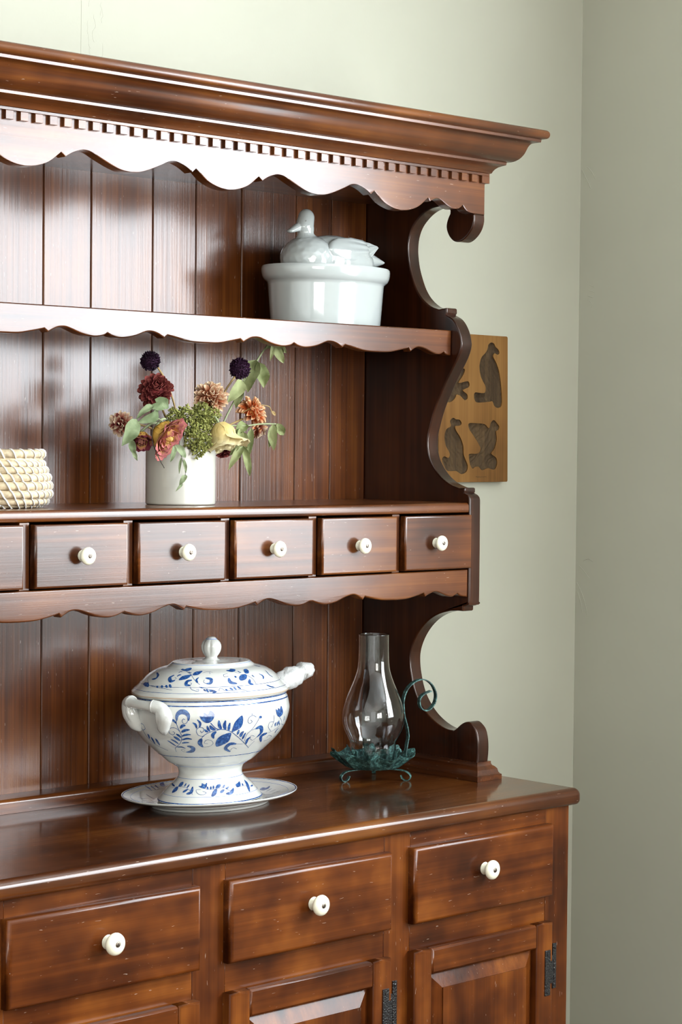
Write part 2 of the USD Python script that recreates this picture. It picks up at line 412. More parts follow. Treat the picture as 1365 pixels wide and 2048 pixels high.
KN = [(-0.4178, 0.7855), (-0.0073, 0.7835), (0.3961, 0.7873)]
for i, (a, b) in enumerate(DR):
    d = part("drawer", lipped(a, b, ZD0, ZD1, 0.0, 0.018, 0.007), WB["x"], SB)
    part("drawer_box", box(a + 0.02, b - 0.02, 0.024, 0.40, ZD0 + 0.012, ZD1 - 0.014), WB["y"], d)
    knob(KN[i][0], -0.018, KN[i][1], 1.0, d)

IRON = mat("hammered_iron", {"tc": ("texture_coordinate", {}), "v": ("voronoi_texture", {"scale": 330.0, "feature": "smooth_f1", "smoothness": 0.6}), "b": ("bump", {"strength": 0.9, "distance": 0.0012}),
                             "p": ("principled_bsdf", {"base_color": (0.012, 0.012, 0.013), "roughness": 0.28, "specular_ior_level": 0.7})},
           [("tc.object", "v.vector"), ("v.distance", "b.height"), ("b.normal", "p.normal")])
for i, (a, b) in enumerate(DR):
    z0, z1 = 0.125, ZDOOR
    SW, RW = 0.043, 0.043
    t = 0.018
    dm = []
    d = part("door", lipped(a, a + SW, z0, z1, 0.0, t, 0.005), WB["z"], SB)       # left stile carries the rest of the door
    part("door_stile", lipped(b - SW, b, z0, z1, 0.0, t, 0.005), WB["z"], d)
    for q0, q1 in ((z1 - RW, z1), (z0, z0 + RW)):
        part("door_rail", box(a + SW - 0.0005, b - SW + 0.0005, -t + 0.0004, 0.0, q0, q1, 0.0035), WB["x"], d)
    # raised field: bevelled border sloping back into the frame
    xi0, xi1, zi0, zi1 = a + SW - 0.002, b - SW + 0.002, z0 + RW - 0.002, z1 - RW + 0.002
    bw, yb_, yf_ = 0.030, -0.0015, -0.0145
    P = []
    for y, m in ((0.008, 0.0), (yb_, 0.0), (yf_, bw)):
        P += [(xi0 + m, y, zi0 + m), (xi1 - m, y, zi0 + m), (xi1 - m, y, zi1 - m), (xi0 + m, y, zi1 - m)]
    P += [(x, y - 0.0022, z) for x, y, z in P[8:12]]
    F = []
    for j in range(3):
        for q in range(4):
            F.append([j * 4 + q, j * 4 + (q + 1) % 4, j * 4 + 4 + (q + 1) % 4, j * 4 + 4 + q])
    F += [[12, 13, 14, 15], [3, 2, 1, 0]]
    part("door_panel", (P, F), WB["z"], d, smooth=False)
    # H hinge on the right stile: hammered leaf on the door, narrow leaf on the frame
    hz = z1 - 0.090
    leaf = [(b - 0.0228, hz - 0.041), (b - 0.0090, hz - 0.041), (b - 0.0090, hz - 0.020), (b - 0.001, hz - 0.020), (b - 0.001, hz + 0.020), (b - 0.0090, hz + 0.020), (b - 0.0090, hz + 0.041), (b - 0.0228, hz + 0.041)]
    h = part("hinge", front(leaf, -t - 0.0022, 0.0028, r=0.0006, k=2), IRON, SB, label="black hammered iron hinge")
    leaf2 = [(b + 0.0175, hz - 0.037), (b + 0.0270, hz - 0.037), (b + 0.0270, hz + 0.045), (b + 0.0175, hz + 0.045), (b + 0.0175, hz + 0.024), (b + 0.0005, hz + 0.024), (b + 0.0005, hz - 0.016), (b + 0.0175, hz - 0.016)]
    part("hinge_leaf", front(leaf2, -0.0024, 0.003, r=0.0006, k=2), IRON, h)
    part("hinge_pin", tube([(b + 0.002, -t - 0.001, hz - 0.018), (b + 0.002, -t - 0.001, hz + 0.022)], 0.0026, 10), IRON, h)
    for zz in (-0.034, 0.034):
        part("hinge_screw", lathe([(0.0032, 0), (0.0028, 0.0012), (0, 0.0018)], 12, (b - 0.0160, -t - 0.0022, hz + zz), "y-"), IRON, h)
        part("hinge_screw", lathe([(0.0030, 0), (0.0026, 0.0012), (0, 0.0018)], 12, (b + 0.0222, -0.0024, hz + zz + 0.004), "y-"), IRON, h)

# ------------------------------------------------------------------ the plate rack (upper part)
PR = thing("plate_rack", "dark red-brown pine plate rack with scrolled side and moulded cornice, on the sideboard", "plate rack", (0, 0.33, ZT))
XI, XO = 0.5711, 0.601           # right side panel
XI2, XO2 = -0.606, -0.636        # left one, outside the picture
YBK, YFS = 0.4765, 0.191         # face of the back planks, front of the fascia
S1, S2 = 1.7371, 1.4156          # tops of the two shelves

prof = [(0.4880, 2.006), (0.2125, 2.006), (0.2125, 1.9535), (0.1906, 1.9515), (0.1902, 1.9380), (0.1950, 1.9241), (0.2048, 1.9125), (0.2174, 1.9042), (0.2290, 1.9014), (0.2428, 1.9038), (0.2544, 1.9138), (0.2609, 1.9265), (0.2613, 1.9368), (0.2578, 1.9468), (0.2525, 1.9556), (0.2520, 1.9610), (0.2555, 1.9660), (0.2640, 1.9698),
        (0.2753, 1.9712), (0.2984, 1.9694), (0.3187, 1.9626), (0.3361, 1.9514), (0.3507, 1.9368), (0.3593, 1.9186), (0.3622, 1.8990), (0.3611, 1.8831), (0.3570, 1.8619), (0.3492, 1.8406), (0.3386, 1.8192), (0.3236, 1.8008), (0.3014, 1.7853), (0.2795, 1.7781)]
tabA = [(0.2768, 1.7786), (0.2605, 1.7800), (0.2580, 1.7785), (0.2575, 1.7705), (0.2600, 1.7680)]
bulge = [(0.2600, 1.7671), (0.2434, 1.7592), (0.2319, 1.7475), (0.2231, 1.7319), (0.2187, 1.7154), (0.2186, 1.7072), (0.2222, 1.6950), (0.2305, 1.6800), (0.2439, 1.6605), (0.2573, 1.6410), (0.2708, 1.6180), (0.2820, 1.5983), (0.2910, 1.5784), (0.2966, 1.5618), (0.3020, 1.5451), (0.3041, 1.5284), (0.3028, 1.5118), (0.2979, 1.4968), (0.2896, 1.4836), (0.2778, 1.4705), (0.2637, 1.4591), (0.2452, 1.4495), (0.2235, 1.4430)]
tabB = [(0.2205, 1.4428), (0.2080, 1.4432), (0.2055, 1.4415), (0.2055, 1.4350), (0.2072, 1.4335)]
straight = [(0.2065, 1.4330), (0.1990, 1.4300), (0.1940, 1.4255), (0.1922, 1.4200), (0.1918, 1.3229), (0.1918, 1.2330), (0.1940, 1.2262), (0.1990, 1.2228), (0.2060, 1.2215)]
tabC = [(0.2068, 1.2205), (0.2070, 1.2140), (0.2090, 1.2122), (0.2195, 1.2122)]
lower = [(0.2401, 1.2108), (0.2692, 1.2032), (0.2935, 1.1911), (0.3131, 1.1755), (0.3290, 1.1566), (0.3400, 1.1362), (0.3448, 1.1180), (0.3445, 1.1002), (0.3412, 1.0826), (0.3351, 1.0617), (0.3261, 1.0430), (0.3134, 1.0264), (0.2982, 1.0119), (0.2808, 1.0004), (0.2610, 0.9915), (0.2439, 0.9872), (0.2275, 0.9868)]
ball = [(0.2186, 0.9928), (0.2080, 1.0009), (0.1961, 1.0060), (0.1866, 1.0058), (0.1770, 0.9998), (0.1698, 0.9919), (0.1650, 0.9769), (0.1634, 0.9597), (0.1645, 0.9423), (0.1665, 0.9300)]


def smooth_run(p, n=3): return list(map(tuple, spline(p, n)))


side = prof[:3] + smooth_run(prof[3:15]) + smooth_run(prof[15:]) + tabA + smooth_run(bulge) + tabB + smooth_run(straight[:4]) + smooth_run(straight[4:]) + tabC + smooth_run(lower) + smooth_run(ball) + [(0.4880, 0.9300)]
side = side[::-1]
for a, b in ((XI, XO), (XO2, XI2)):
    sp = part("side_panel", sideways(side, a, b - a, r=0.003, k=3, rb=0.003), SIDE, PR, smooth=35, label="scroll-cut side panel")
    # mitred foot moulding round the front and both faces of the panel
    ft = [(0.018, 0.9002), (0.018, 0.9095), (0.0155, 0.9108), (0.0135, 0.9138), (0.0120, 0.9200), (0.0085, 0.9240), (0.0050, 0.9262), (0.0035, 0.9300), (0.0035, 0.9335), (-0.004, 0.9335)]
    V = []; yf = 0.1655
    for p, z in ft:
        V += [(a - p, 0.470, z), (a - p, yf - p, z), (b + p, yf - p, z), (b + p, 0.470, z)]
    F = [[j * 4 + q, j * 4 + q + 1, j * 4 + 5 + q, j * 4 + 4 + q] for j in range(len(ft) - 1) for q in range(3)]
    n = len(ft)
    F += [[j * 4 + 3, j * 4, j * 4 + 4, j * 4 + 7] for j in range(n - 1)] + [[3, 2, 1, 0], [n * 4 - 4, n * 4 - 3, n * 4 - 2, n * 4 - 1]]
    part("foot_moulding", (V, F), W["y"], PR, smooth=25, label="stepped foot moulding")

# back planks: V-jointed boards of uneven width
px = [XI2, -0.53, -0.42, -0.295, -0.1917, -0.0917, 0.0435, 0.1425, 0.2511, 0.3872, 0.4780, XI]
for a, b in zip(px[:-1], px[1:]):
    g, c = 0.0007, 0.0016
    P = [(a + g, YBK + 0.010), (a + g, YBK + c), (a + g + c, YBK), (b - g - c, YBK), (b - g, YBK + c), (b - g, YBK + 0.010)]
    v, f = bev(P, 1.992 - 0.902, r=0.0, k=1)
    part("back_plank", (np.column_stack([v[:, 0], v[:, 1], 0.902 + v[:, 2]]), f), PLANK, PR, smooth=20)
part("back_rail", sideways([(0.4760, 0.9003), (0.4255, 0.9003), (0.4250, 0.9170), (0.4262, 0.9205), (0.4295, 0.9232), (0.4340, 0.9240), (0.4760, 0.9240)], XI2 + 0.0005, XI - XI2 - 0.001, r=0.0), W["x"], PR, smooth=50)
part("top_board", box(XI2, XI, YFS + 0.0215, YBK + 0.010, 1.9905, 2.006), W["x"], PR)

# fascia with its wavy lower edge
half = [(0, 1.9418), (0.02, 1.9442), (0.045, 1.9530), (0.0679, 1.9700)]
half2 = [(0.0757, 1.9635), (0.090, 1.9715), (0.105, 1.9765), (0.1135, 1.9775), (0.125, 1.9757), (0.140, 1.9690), (0.165, 1.9590), (0.185, 1.9532), (0.2022, 1.9517)]


def wave_edge(center, h1, h2):
    l = smooth_run(h1, 4) + smooth_run(h2, 4)
    left = [(center - x, z) for x, z in l[::-1]]
    return left[:-1] + [(center + x, z) for x, z in l]


def fascia_edge():
    e = []
    for c in (-0.427, -0.0222): e += wave_edge(c, half, half2)
    e += [(0.3835 - x, z) for x, z in (smooth_run(half, 4) + smooth_run(half2, 4))[::-1]][:-1]
    e += [(0.3835 + x, z) for x, z in smooth_run(half, 4)]
    e += smooth_run([(0.4558, 1.9636), (0.4673, 1.9690), (0.4764, 1.9709), (0.4856, 1.9685), (0.5011, 1.9603), (0.5166, 1.9558), (0.5323, 1.9575), (0.5424, 1.9645)], 4)
    e += smooth_run([(0.5470, 1.9585), (0.5560, 1.9535), (0.5721, 1.9512)], 3) + [(XO, 1.9510)]
    return [(XO2, e[0][1])] + [p for p in e if p[0] > XO2 + 0.004]


fe = fascia_edge()
part("fascia", front(fe + [(XO, 2.0274), (XO2, 2.0274)], YFS, 0.021, r=0.0015, k=2), W["x"], PR, smooth=30, label="fascia board with wavy lower edge")

# dentils: blocks with sunk gaps between them, under a thin top strip
ds = 0.0062
part("dentil_rail", cat([box(XO2 - ds, XO + ds, YFS - ds, YFS + 0.002, 2.0224, 2.0277, 0.0006), box(XO, XO + ds, YFS + 0.002, 0.49, 2.0089, 2.0277, 0.0006)]), W["x"], PR)
pitch = 0.0270
x = -0.4788 - 5 * pitch
blocks = []
while x < XO - 0.01:
    blocks.append((x + 0.0126, min(x + pitch, XO + ds) if x + pitch < XO - 0.008 else XO + ds)); x += pitch
for a, b in blocks:
    part("dentil", box(a, b, YFS - ds, YFS, 2.0089, 2.0224, 0.0005), W["x"], PR)

# cornice: profile swept along the front and returned at the right end with a mitre
cp = [(0.000, 2.0277), (0.0085, 2.0277), (0.0092, 2.0290), (0.0105, 2.0320), (0.0130, 2.0355), (0.0170, 2.0390), (0.0225, 2.0415), (0.0268, 2.0428), (0.0278, 2.0434), (0.0282, 2.0478), (0.0290, 2.0484)]
cp += smooth_run([(0.0340, 2.0486), (0.0385, 2.0502), (0.0442, 2.0542), (0.0482, 2.0590), (0.0515, 2.0645), (0.0540, 2.0710), (0.0566, 2.0778), (0.0608, 2.0835), (0.0665, 2.0853), (0.0722, 2.0857)], 4)
cp += [(0.0730, 2.0862), (0.0736, 2.0908), (0.0745, 2.0914)] + smooth_run([(0.0780, 2.0916), (0.0815, 2.0928), (0.0838, 2.0955), (0.0848, 2.0995), (0.0842, 2.1035), (0.0820, 2.1068), (0.0790, 2.1084), (0.0750, 2.1090)], 4) + [(-0.02, 2.1090), (-0.02, 2.0277)]
V = []
for p, z in cp:
    V += [(XO2 - p, 0.49, z), (XO2 - p, YFS - p, z), (XO + p, YFS - p, z), (XO + p, 0.49, z)]
n = len(cp)
F = [[j * 4 + q, j * 4 + q + 1, ((j + 1) % n) * 4 + q + 1, ((j + 1) % n) * 4 + q] for j in range(n) for q in range(3)]
part("cornice", (V, F), W["x"], PR, smooth=28, label="moulded cornice with rounded top edge")
part("cornice_top", box(XO2 - 0.01, XO + 0.01, YFS + 0.01, 0.488, 2.0900, 2.1000), W["x"], PR)

# upper shelf with its wavy apron
h1 = [(0, 1.6896), (0.030, 1.6903), (0.055, 1.6945), (0.0790, 1.6993)]
h2 = [(0.0858, 1.6940), (0.100, 1.7010), (0.1128, 1.7037), (0.125, 1.7025), (0.145, 1.6955), (0.165, 1.6915), (0.180, 1.6908), (0.195, 1.6935), (0.2020, 1.6973)]
e1 = []
for c in (-0.4310, -0.0265): e1 += wave_edge(c, h1, h2)[:-1]
e1 += [(0.3775 - x, z) for x, z in (smooth_run(h1, 4) + smooth_run(h2, 4))[::-1]] + [(0.3775 + x, z) for x, z in smooth_run(h1, 4)][1:-1]
e1 += [(0.4585, 1.7002)] + smooth_run([(0.4635, 1.6935), (0.4734, 1.6992), (0.4849, 1.7026), (0.5022, 1.7002), (0.5200, 1.6940), (0.5330, 1.6912), (0.5432, 1.6918), (0.5514, 1.6959)], 4) + smooth_run([(0.5545, 1.6930), (0.5610, 1.6907), (0.5705, 1.6900)], 3)
e1 = [(XI2, 1.6925)] + [p for p in e1 if p[0] > XI2 + 0.004]
Y1 = 0.2439
part("upper_shelf", box(XI2, XI, Y1 + 0.0175, YBK, S1 - 0.020, S1 - 0.0002, 0.001), W["x"], PR)
part("upper_apron", front(e1 + [(XI - 0.0004, S1), (XI2, S1)], Y1, 0.018, r=0.0025, k=3), W["x"], PR, smooth=35, label="shelf edge with wavy lower edge")

# middle shelf over six small drawers
Y2 = 0.1938
part("middle_shelf", sideways([(YBK, S2 - 0.0187), (Y2 + 0.003, S2 - 0.0187), (Y2 + 0.0008, S2 - 0.0170), (Y2, S2 - 0.012), (Y2 + 0.0006, S2 - 0.005), (Y2 + 0.003, S2 - 0.0015), (Y2 + 0.0065, S2), (YBK, S2)], XI2, XI - XI2 - 0.0004, r=0.0), W["x"], PR, smooth=50)
ZS0, ZS1 = 1.2912, 1.3969
dv = [XI2 + 0.0, -0.4286, -0.2284, -0.0255, 0.1725, 0.3759]
for a in dv[1:]:
    part("divider", box(a, a + 0.0192, Y2 + 0.0058, YBK, ZS0, ZS1, 0.0008), W["z"], PR)
part("drawer_floor", box(XI2, XI - 0.0004, Y2 + 0.022, YBK, ZS0 - 0.018, ZS0 - 0.0005), W["x"], PR)
edges = [XI2] + [a + 0.0192 for a in dv[1:]]
ends = dv[1:] + [XI]
for i, (a, b) in enumerate(zip(edges, ends)):
    d = part("drawer", lipped(a + 0.0006, b - 0.0008, ZS0 + 0.0030, ZS1 - 0.0036, Y2 + 0.004, 0.0135, 0.0038), W["x"], PR)
    part("drawer_box", box(a + 0.004, b - 0.004, Y2 + 0.0045, 0.44, ZS0 + 0.002, ZS1 - 0.012), W["y"], d)
    knob((-0.5150, -0.3200, -0.1178, 0.0796, 0.2799, 0.4733)[i], Y2 - 0.0095, 1.3436, 0.83, d)
g1 = [(0, 1.2430), (0.030, 1.2440), (0.055, 1.2480), (0.0745, 1.2525)]
g2 = [(0.0790, 1.2470), (0.095, 1.2550), (0.1065, 1.2567), (0.123, 1.2532), (0.146, 1.2455), (0.168, 1.2423), (0.185, 1.2440), (0.2022, 1.2497)]
g = lambda c: wave_edge(c, g1, g2)
e2 = g(-0.431)[:-1] + g(-0.0265)[:-1]
e2 += [(0.3800 - x * 0.99, z - 0.0008) for x, z in (smooth_run(g1, 4) + smooth_run(g2, 4))[::-1]] + [(0.3800 + x, z - 0.0012) for x, z in smooth_run(g1, 4)][1:]
e2 += smooth_run([(0.4590, 1.2449), (0.4706, 1.2495), (0.4832, 1.2527), (0.4959, 1.2507), (0.5131, 1.2448), (0.5281, 1.2416), (0.5367, 1.2438), (0.5442, 1.2469)], 4) + smooth_run([(0.5480, 1.2440), (0.5562, 1.2415), (0.5705, 1.2400)], 3)
e2 = [(XI2, 1.2470)] + [p for p in e2 if p[0] > XI2 + 0.004]
part("lower_apron", front(e2 + [(XI - 0.0004, ZS0), (XI2, ZS0)], Y2 + 0.001, 0.020, r=0.0025, k=3), W["x"], PR, smooth=35, label="apron with wavy lower edge")

# ------------------------------------------------------------------ white duck terrine on the upper shelf
PORC = plain("white_porcelain", (0.37, 0.395, 0.385), 0.10, coat_weight=0.6, coat_roughness=0.04)
DC = (0.359, 0.362)
DT = thing("duck_terrine", "white porcelain terrine with a duck-shaped lid on the upper shelf", "terrine", (DC[0], DC[1], S1))
tp = [(0, 1.7376), (0.80, 1.7376), (0.842, 1.7385), (0.853, 1.7420), (0.872, 1.7700), (0.899, 1.8120), (0.906, 1.8165), (0.930, 1.8190), (0.962, 1.8225), (0.984, 1.8275), (0.996, 1.8340), (1.0, 1.8395), (0.996, 1.8438), (0.985, 1.8460), (0.968, 1.8462), (0.952, 1.8445), (0.945, 1.8410), (0, 1.8410)]
v, f = arr(lathe(tp, 96)); v = v * [0.136, 0.0955, 1] + [DC[0], DC[1], 0]
part("dish", (v, f), PORC, DT, smooth=50, label="oval dish with a rolled rim")


def blob(balls, step=0.0035, it=12):
    """Union of ellipsoids (centre, radii) and hulled pairs of them, melted together."""
    M = manifold3d.Manifold
    parts_ = []
    for b in balls:
        e = [M.sphere(1.0, 32).scale(tuple(r)).translate(tuple(c)) for c, r in (b if isinstance(b[0][0], (tuple, list)) else [b])]
        parts_.append(e[0] if len(e) == 1 else M.batch_hull(e))
    m = M.batch_boolean(parts_, manifold3d.OpType.Add).refine_to_length(step)
    v, f = arr(m); t = trimesh.Trimesh(v, f)
    trimesh.smoothing.filter_taubin(t, lamb=0.5, nu=0.51, iterations=it)
    return t


dk = blob([
    ((0.010, 0, 1.858), (0.096, 0.053, 0.0515)),
    ((-0.050, 0, 1.861), (0.052, 0.050, 0.044)),
    [((-0.050, 0, 1.880), (0.033, 0.030, 0.026)), ((-0.0560, 0, 1.9035), (0.0160, 0.0145, 0.010))],
    [((-0.0560, 0, 1.9035), (0.0152, 0.0138, 0.010)), ((-0.0570, 0, 1.9180), (0.0172, 0.0148, 0.012))],
    [((-0.0595, 0, 1.9190), (0.0190, 0.0150, 0.0130)), ((-0.0550, 0, 1.9365), (0.0160, 0.0142, 0.0165))],
    [((-0.0740, 0, 1.9185), (0.0090, 0.0080, 0.0080)), ((-0.0930, 0, 1.9095), (0.0075, 0.0072, 0.0034))],
    [((0.070, 0, 1.868), (0.032, 0.034, 0.024)), ((0.132, 0, 1.8665), (0.0080, 0.012, 0.0045))],
], 0.003, 14)
n3 = meshkit.noise(dk.vertices * 120.0) if hasattr(meshkit, "noise") else 0
msk = np.clip((1.90 - dk.vertices[:, 2]) / 0.02, 0, 1) * np.clip((0.0 - dk.vertices[:, 0]) / 0.03, 0, 1)
dk.vertices += dk.vertex_normals * (np.asarray(n3).reshape(-1) * msk * 0.0016)[:, None]
dk.vertices = dk.vertices + [DC[0] + 0.004, DC[1], -0.002]
lid = part("lid", (lathe([(0, 1.8412), (0.93, 1.8412), (0.935, 1.8430), (0.90, 1.8452), (0, 1.8470)], 80).vertices * [0.136, 0.0955, 1] + [DC[0], DC[1], 0], lathe([(0, 1.8412), (0.93, 1.8412), (0.935, 1.8430), (0.90, 1.8452), (0, 1.8470)], 80).faces), PORC, DT, smooth=50)
part("duck_figure", dk, PORC, lid, smooth=True, label="resting duck modelled as the lid handle")
for s in (-1, 1):
    # folded wing: a plate with layered flight feathers running to the tail
    uu_ = np.linspace(0, 1, 26); vv_ = np.linspace(0, 2 * PI, 72, endpoint=False)
    hh = np.interp(uu_, [0, 0.06, 0.2, 0.45, 0.7, 0.88, 1], [0.003, 0.0135, 0.0225, 0.0260, 0.0190, 0.0110, 0.0030])
    cx_ = np.interp(uu_, [0, 1], [-0.040, 0.101]); cy_ = np.interp(uu_, [0, 0.35, 0.7, 1], [0.0415, 0.0480, 0.0400, 0.0235]); cz_ = np.interp(uu_, [0, 0.4, 0.8, 1], [1.879, 1.8775, 1.8845, 1.8930])
    R_ = []
    for k, u in enumerate(uu_):
        fl_ = np.clip((u - 0.22) / 0.3, 0, 1)
        groove = 1 + 0.0
        th_ = (0.0095 * (1 - 0.55 * u) * math.sin(PI * min(0.12 + u * 1.1, 1) / 1.0) ** 0.3 if 0 < u < 1 else 0.004)
        yy = th_ * np.cos(vv_) + 0.0011 * fl_ * np.sin(vv_ * 11 + 5 * u) * (np.cos(vv_) > 0) * np.cos(vv_) * (u < 0.97)
        R_.append(np.column_stack([np.full(72, cx_[k]) - 0.006 * np.sin(vv_) * (u - 0.3), s * (cy_[k] + yy - 0.010 * np.clip(np.sin(vv_), 0, 1) * hh[k] / 0.026), cz_[k] + hh[k] * np.sin(vv_)]))
    Vw = np.vstack(R_ + [R_[0].mean(0)[None], R_[-1].mean(0)[None]]); i_ = np.arange(72); ni_ = np.roll(i_, -1); Fw = []
    for k in range(25): Fw += [np.column_stack([k * 72 + i_, k * 72 + ni_, k * 72 + 72 + ni_]), np.column_stack([k * 72 + i_, k * 72 + 72 + ni_, k * 72 + 72 + i_])]
    Fw += [np.column_stack([np.full(72, 26 * 72), ni_, i_]), np.column_stack([np.full(72, 26 * 72 + 1), 25 * 72 + i_, 25 * 72 + ni_])]
    t = trimesh.Trimesh(Vw + [DC[0] + 0.004, DC[1], -0.002], np.vstack(Fw), process=False)
    part("wing", t, PORC, lid, smooth=True, label="folded wing with pressed feather lines")
    eye = trimesh.creation.icosphere(2, 0.0016); eye.apply_translation([DC[0] + 0.004 - 0.0660, DC[1] + s * 0.0125, 1.9270])
    part("eye", eye, PORC, lid, smooth=True)

# ------------------------------------------------------------------ coiled basket
STRAW = plain("straw_coil", (0.54, 0.43, 0.28), 0.6, bump=(150, 0.5, 0.002), vary=0.35, vscale=90)
STITCH = plain("white_plastic_stitch", (0.72, 0.71, 0.68), 0.4)
BC = np.array([-0.368, 0.345, S2])
BK = thing("coiled_basket", "round coiled straw basket stitched with white strands, at the left on the middle shelf", "basket", BC)
rows = [(0.0690, 0.0048, 0.0040), (0.0795, 0.0112, 0.0060), (0.0855, 0.0226, 0.0066), (0.0855, 0.0358, 0.0068), (0.0830, 0.0485, 0.0064), (0.0785, 0.0602, 0.0060), (0.0735, 0.0705, 0.0050), (0.0705, 0.0775, 0.0034), (0.0740, 0.0866, 0.0068)]
th = np.linspace(0, 2 * PI, 60, endpoint=False)
st = []
rnd = random.Random(5)
for j, (R, h, r) in enumerate(rows):
    rc_ = R - r
    P = np.column_stack([BC[0] + rc_ * np.cos(th), BC[1] + rc_ * np.sin(th), np.full(60, BC[2] + h)])
    part("coil", tube(P, r, 12, closed=True, upv=(0, 0, 1)), STRAW, BK, smooth=True)
    if j == 7: continue
    n = 33 if j < 8 else 24
    for k in range(n):
        a0 = 2 * PI * (k + 0.5 * (j % 2)) / n + rnd.uniform(-0.015, 0.015)
        ph = np.linspace(PI * 0.56, -PI * 0.62, 8)
        q = []
        for i_, p_ in enumerate(ph):
            a = a0 + 0.16 * (i_ / 7 - 0.5)
            rr = rc_ + (r + 0.0004) * math.cos(p_)
            q.append((BC[0] + rr * math.cos(a), BC[1] + rr * math.sin(a), BC[2] + h + (r + 0.0004) * math.sin(p_)))
        st.append(tube(q, 0.0019, 6, 0.6))
part("stitching", cat(st), STITCH, BK, smooth=True, label="slanting white stitches", kind="stuff", flip=False)
part("basket_bottom", lathe([(0, 0.0008), (0.064, 0.0008), (0.066, 0.003), (0.064, 0.006), (0, 0.006)], 40, BC), STRAW, BK)

# ------------------------------------------------------------------ cream vase
CREAMV = plain("cream_glaze", (0.52, 0.51, 0.455), 0.22, coat_weight=0.4, coat_roughness=0.1)
VC = np.array([-0.003, 0.335, S2])
VH = 0.118
VS = thing("flower_vase", "plain cream cylinder vase holding dried flowers on the middle shelf", "vase", VC)
part("vessel", lathe([(0, 0.0003), (0.0575, 0.0003), (0.0595, 0.0012), (0.0603, 0.0035), (0.0604, VH - 0.003), (0.0598, VH - 0.0008), (0.0582, VH), (0.0568, VH - 0.0012), (0.0562, VH - 0.004), (0.0560, 0.012), (0, 0.010)], 80, VC), CREAMV, VS, smooth=50)

# ------------------------------------------------------------------ dried flowers in the vase
def petalmat(name, c1, c2, rough=0.75, scale=60):
    return mat(name, {"tc": ("texture_coordinate", {}), "n": ("noise_texture", {"scale": float(scale), "detail": 3.0}), "oi": ("object_info", {}),
                      "ad": ("math", {"math_type": "multiply_add", "value2": 0.5}), "r": ("rgb_ramp", {"ramp": [(0.3, c1), (0.95, c2)]}),
                      "d": ("principled_bsdf", {"roughness": rough, "specular_ior_level": 0.2}), "t": ("translucent_bsdf", {}), "m": ("mix_closure", {"fac": 0.22})},
               [("tc.object", "n.vector"), ("oi.random", "ad.value1"), ("n.fac", "ad.value3"), ("ad.value", "r.fac"), ("r.color", "d.base_color"), ("r.color", "t.color"), ("d.BSDF", "m.closure1"), ("t.BSDF", "m.closure2")], "m.closure")


def tipmat(name, c0, c1, c2):
    """Petal whose colour runs from base to tip (primvar tip), broken up by noise."""
    return mat(name, {"at": ("attribute", {"attribute": "tip"}), "tc": ("texture_coordinate", {}), "n": ("noise_texture", {"scale": 170.0, "detail": 3.0}), "ad": ("math", {"math_type": "multiply_add", "value2": 0.55}),
                      "sb": ("math", {"math_type": "subtract", "value2": 0.275}), "r": ("rgb_ramp", {"ramp": [(0.0, c0), (0.45, c1), (0.9, c2)]}), "d": ("principled_bsdf", {"roughness": 0.75, "specular_ior_level": 0.2}), "t": ("translucent_bsdf", {}), "m": ("mix_closure", {"fac": 0.2})},
               [("tc.object", "n.vector"), ("n.fac", "ad.value1"), ("at.fac", "ad.value3"), ("ad.value", "sb.value1"), ("sb.value", "r.fac"), ("r.color", "d.base_color"), ("r.color", "t.color"), ("d.BSDF", "m.closure1"), ("t.BSDF", "m.closure2")], "m.closure")


DAHP = tipmat("peach_dahlia_petal", (0.34, 0.05, 0.02), (0.56, 0.20, 0.09), (0.84, 0.66, 0.46))
DAHO = tipmat("orange_dahlia_petal", (0.48, 0.045, 0.010), (0.64, 0.15, 0.035), (0.82, 0.52, 0.30))
DAHR = tipmat("red_dahlia_petal", (0.030, 0.004, 0.006), (0.11, 0.012, 0.016), (0.24, 0.055, 0.045))
DAHL = tipmat("red_cream_petal", (0.25, 0.03, 0.03), (0.40, 0.12, 0.08), (0.72, 0.58, 0.42))
ROSEG = tipmat("golden_rose_petal", (0.64, 0.36, 0.06), (0.70, 0.43, 0.11), (0.46, 0.14, 0.14))
ROSEW = tipmat("wine_rose_petal", (0.40, 0.16, 0.05), (0.25, 0.05, 0.05), (0.20, 0.03, 0.06))
ROSEY = tipmat("yellow_rose_petal", (0.66, 0.50, 0.19), (0.76, 0.62, 0.30), (0.82, 0.72, 0.44))
LEAF = petalmat("dried_sage_leaf", (0.10, 0.145, 0.060), (0.28, 0.33, 0.19))
LEAFG = petalmat("dried_green_leaf", (0.13, 0.17, 0.055), (0.36, 0.39, 0.19))
STEM = plain("dried_stem", (0.30, 0.20, 0.075), 0.7, vary=0.3)
STEMG = plain("pale_green_stem", (0.25, 0.28, 0.15), 0.7, vary=0.3)
DKSTEM = plain("dark_withered_stem", (0.055, 0.045, 0.035), 0.8)
BLACKP = petalmat("near_black_purple_petal", (0.008, 0.004, 0.009), (0.045, 0.012, 0.040))
REDP = petalmat("dark_red_petal", (0.055, 0.006, 0.010), (0.22, 0.030, 0.030))
RUSTP = petalmat("rust_petal", (0.25, 0.07, 0.03), (0.50, 0.27, 0.14))
PEACHP = petalmat("peach_petal", (0.42, 0.20, 0.085), (0.72, 0.52, 0.32))
ORANGEP = petalmat("orange_petal", (0.45, 0.09, 0.025), (0.72, 0.33, 0.09))
GOLDP = petalmat("golden_petal", (0.50, 0.23, 0.045), (0.70, 0.42, 0.13), scale=30)
PINKP = petalmat("magenta_edge_petal", (0.22, 0.045, 0.075), (0.52, 0.22, 0.16), scale=40)
YELLP = petalmat("pale_yellow_petal", (0.60, 0.46, 0.19), (0.80, 0.70, 0.40), scale=30)
SEDUM = petalmat("green_floret", (0.10, 0.12, 0.025), (0.42, 0.42, 0.13), scale=120)


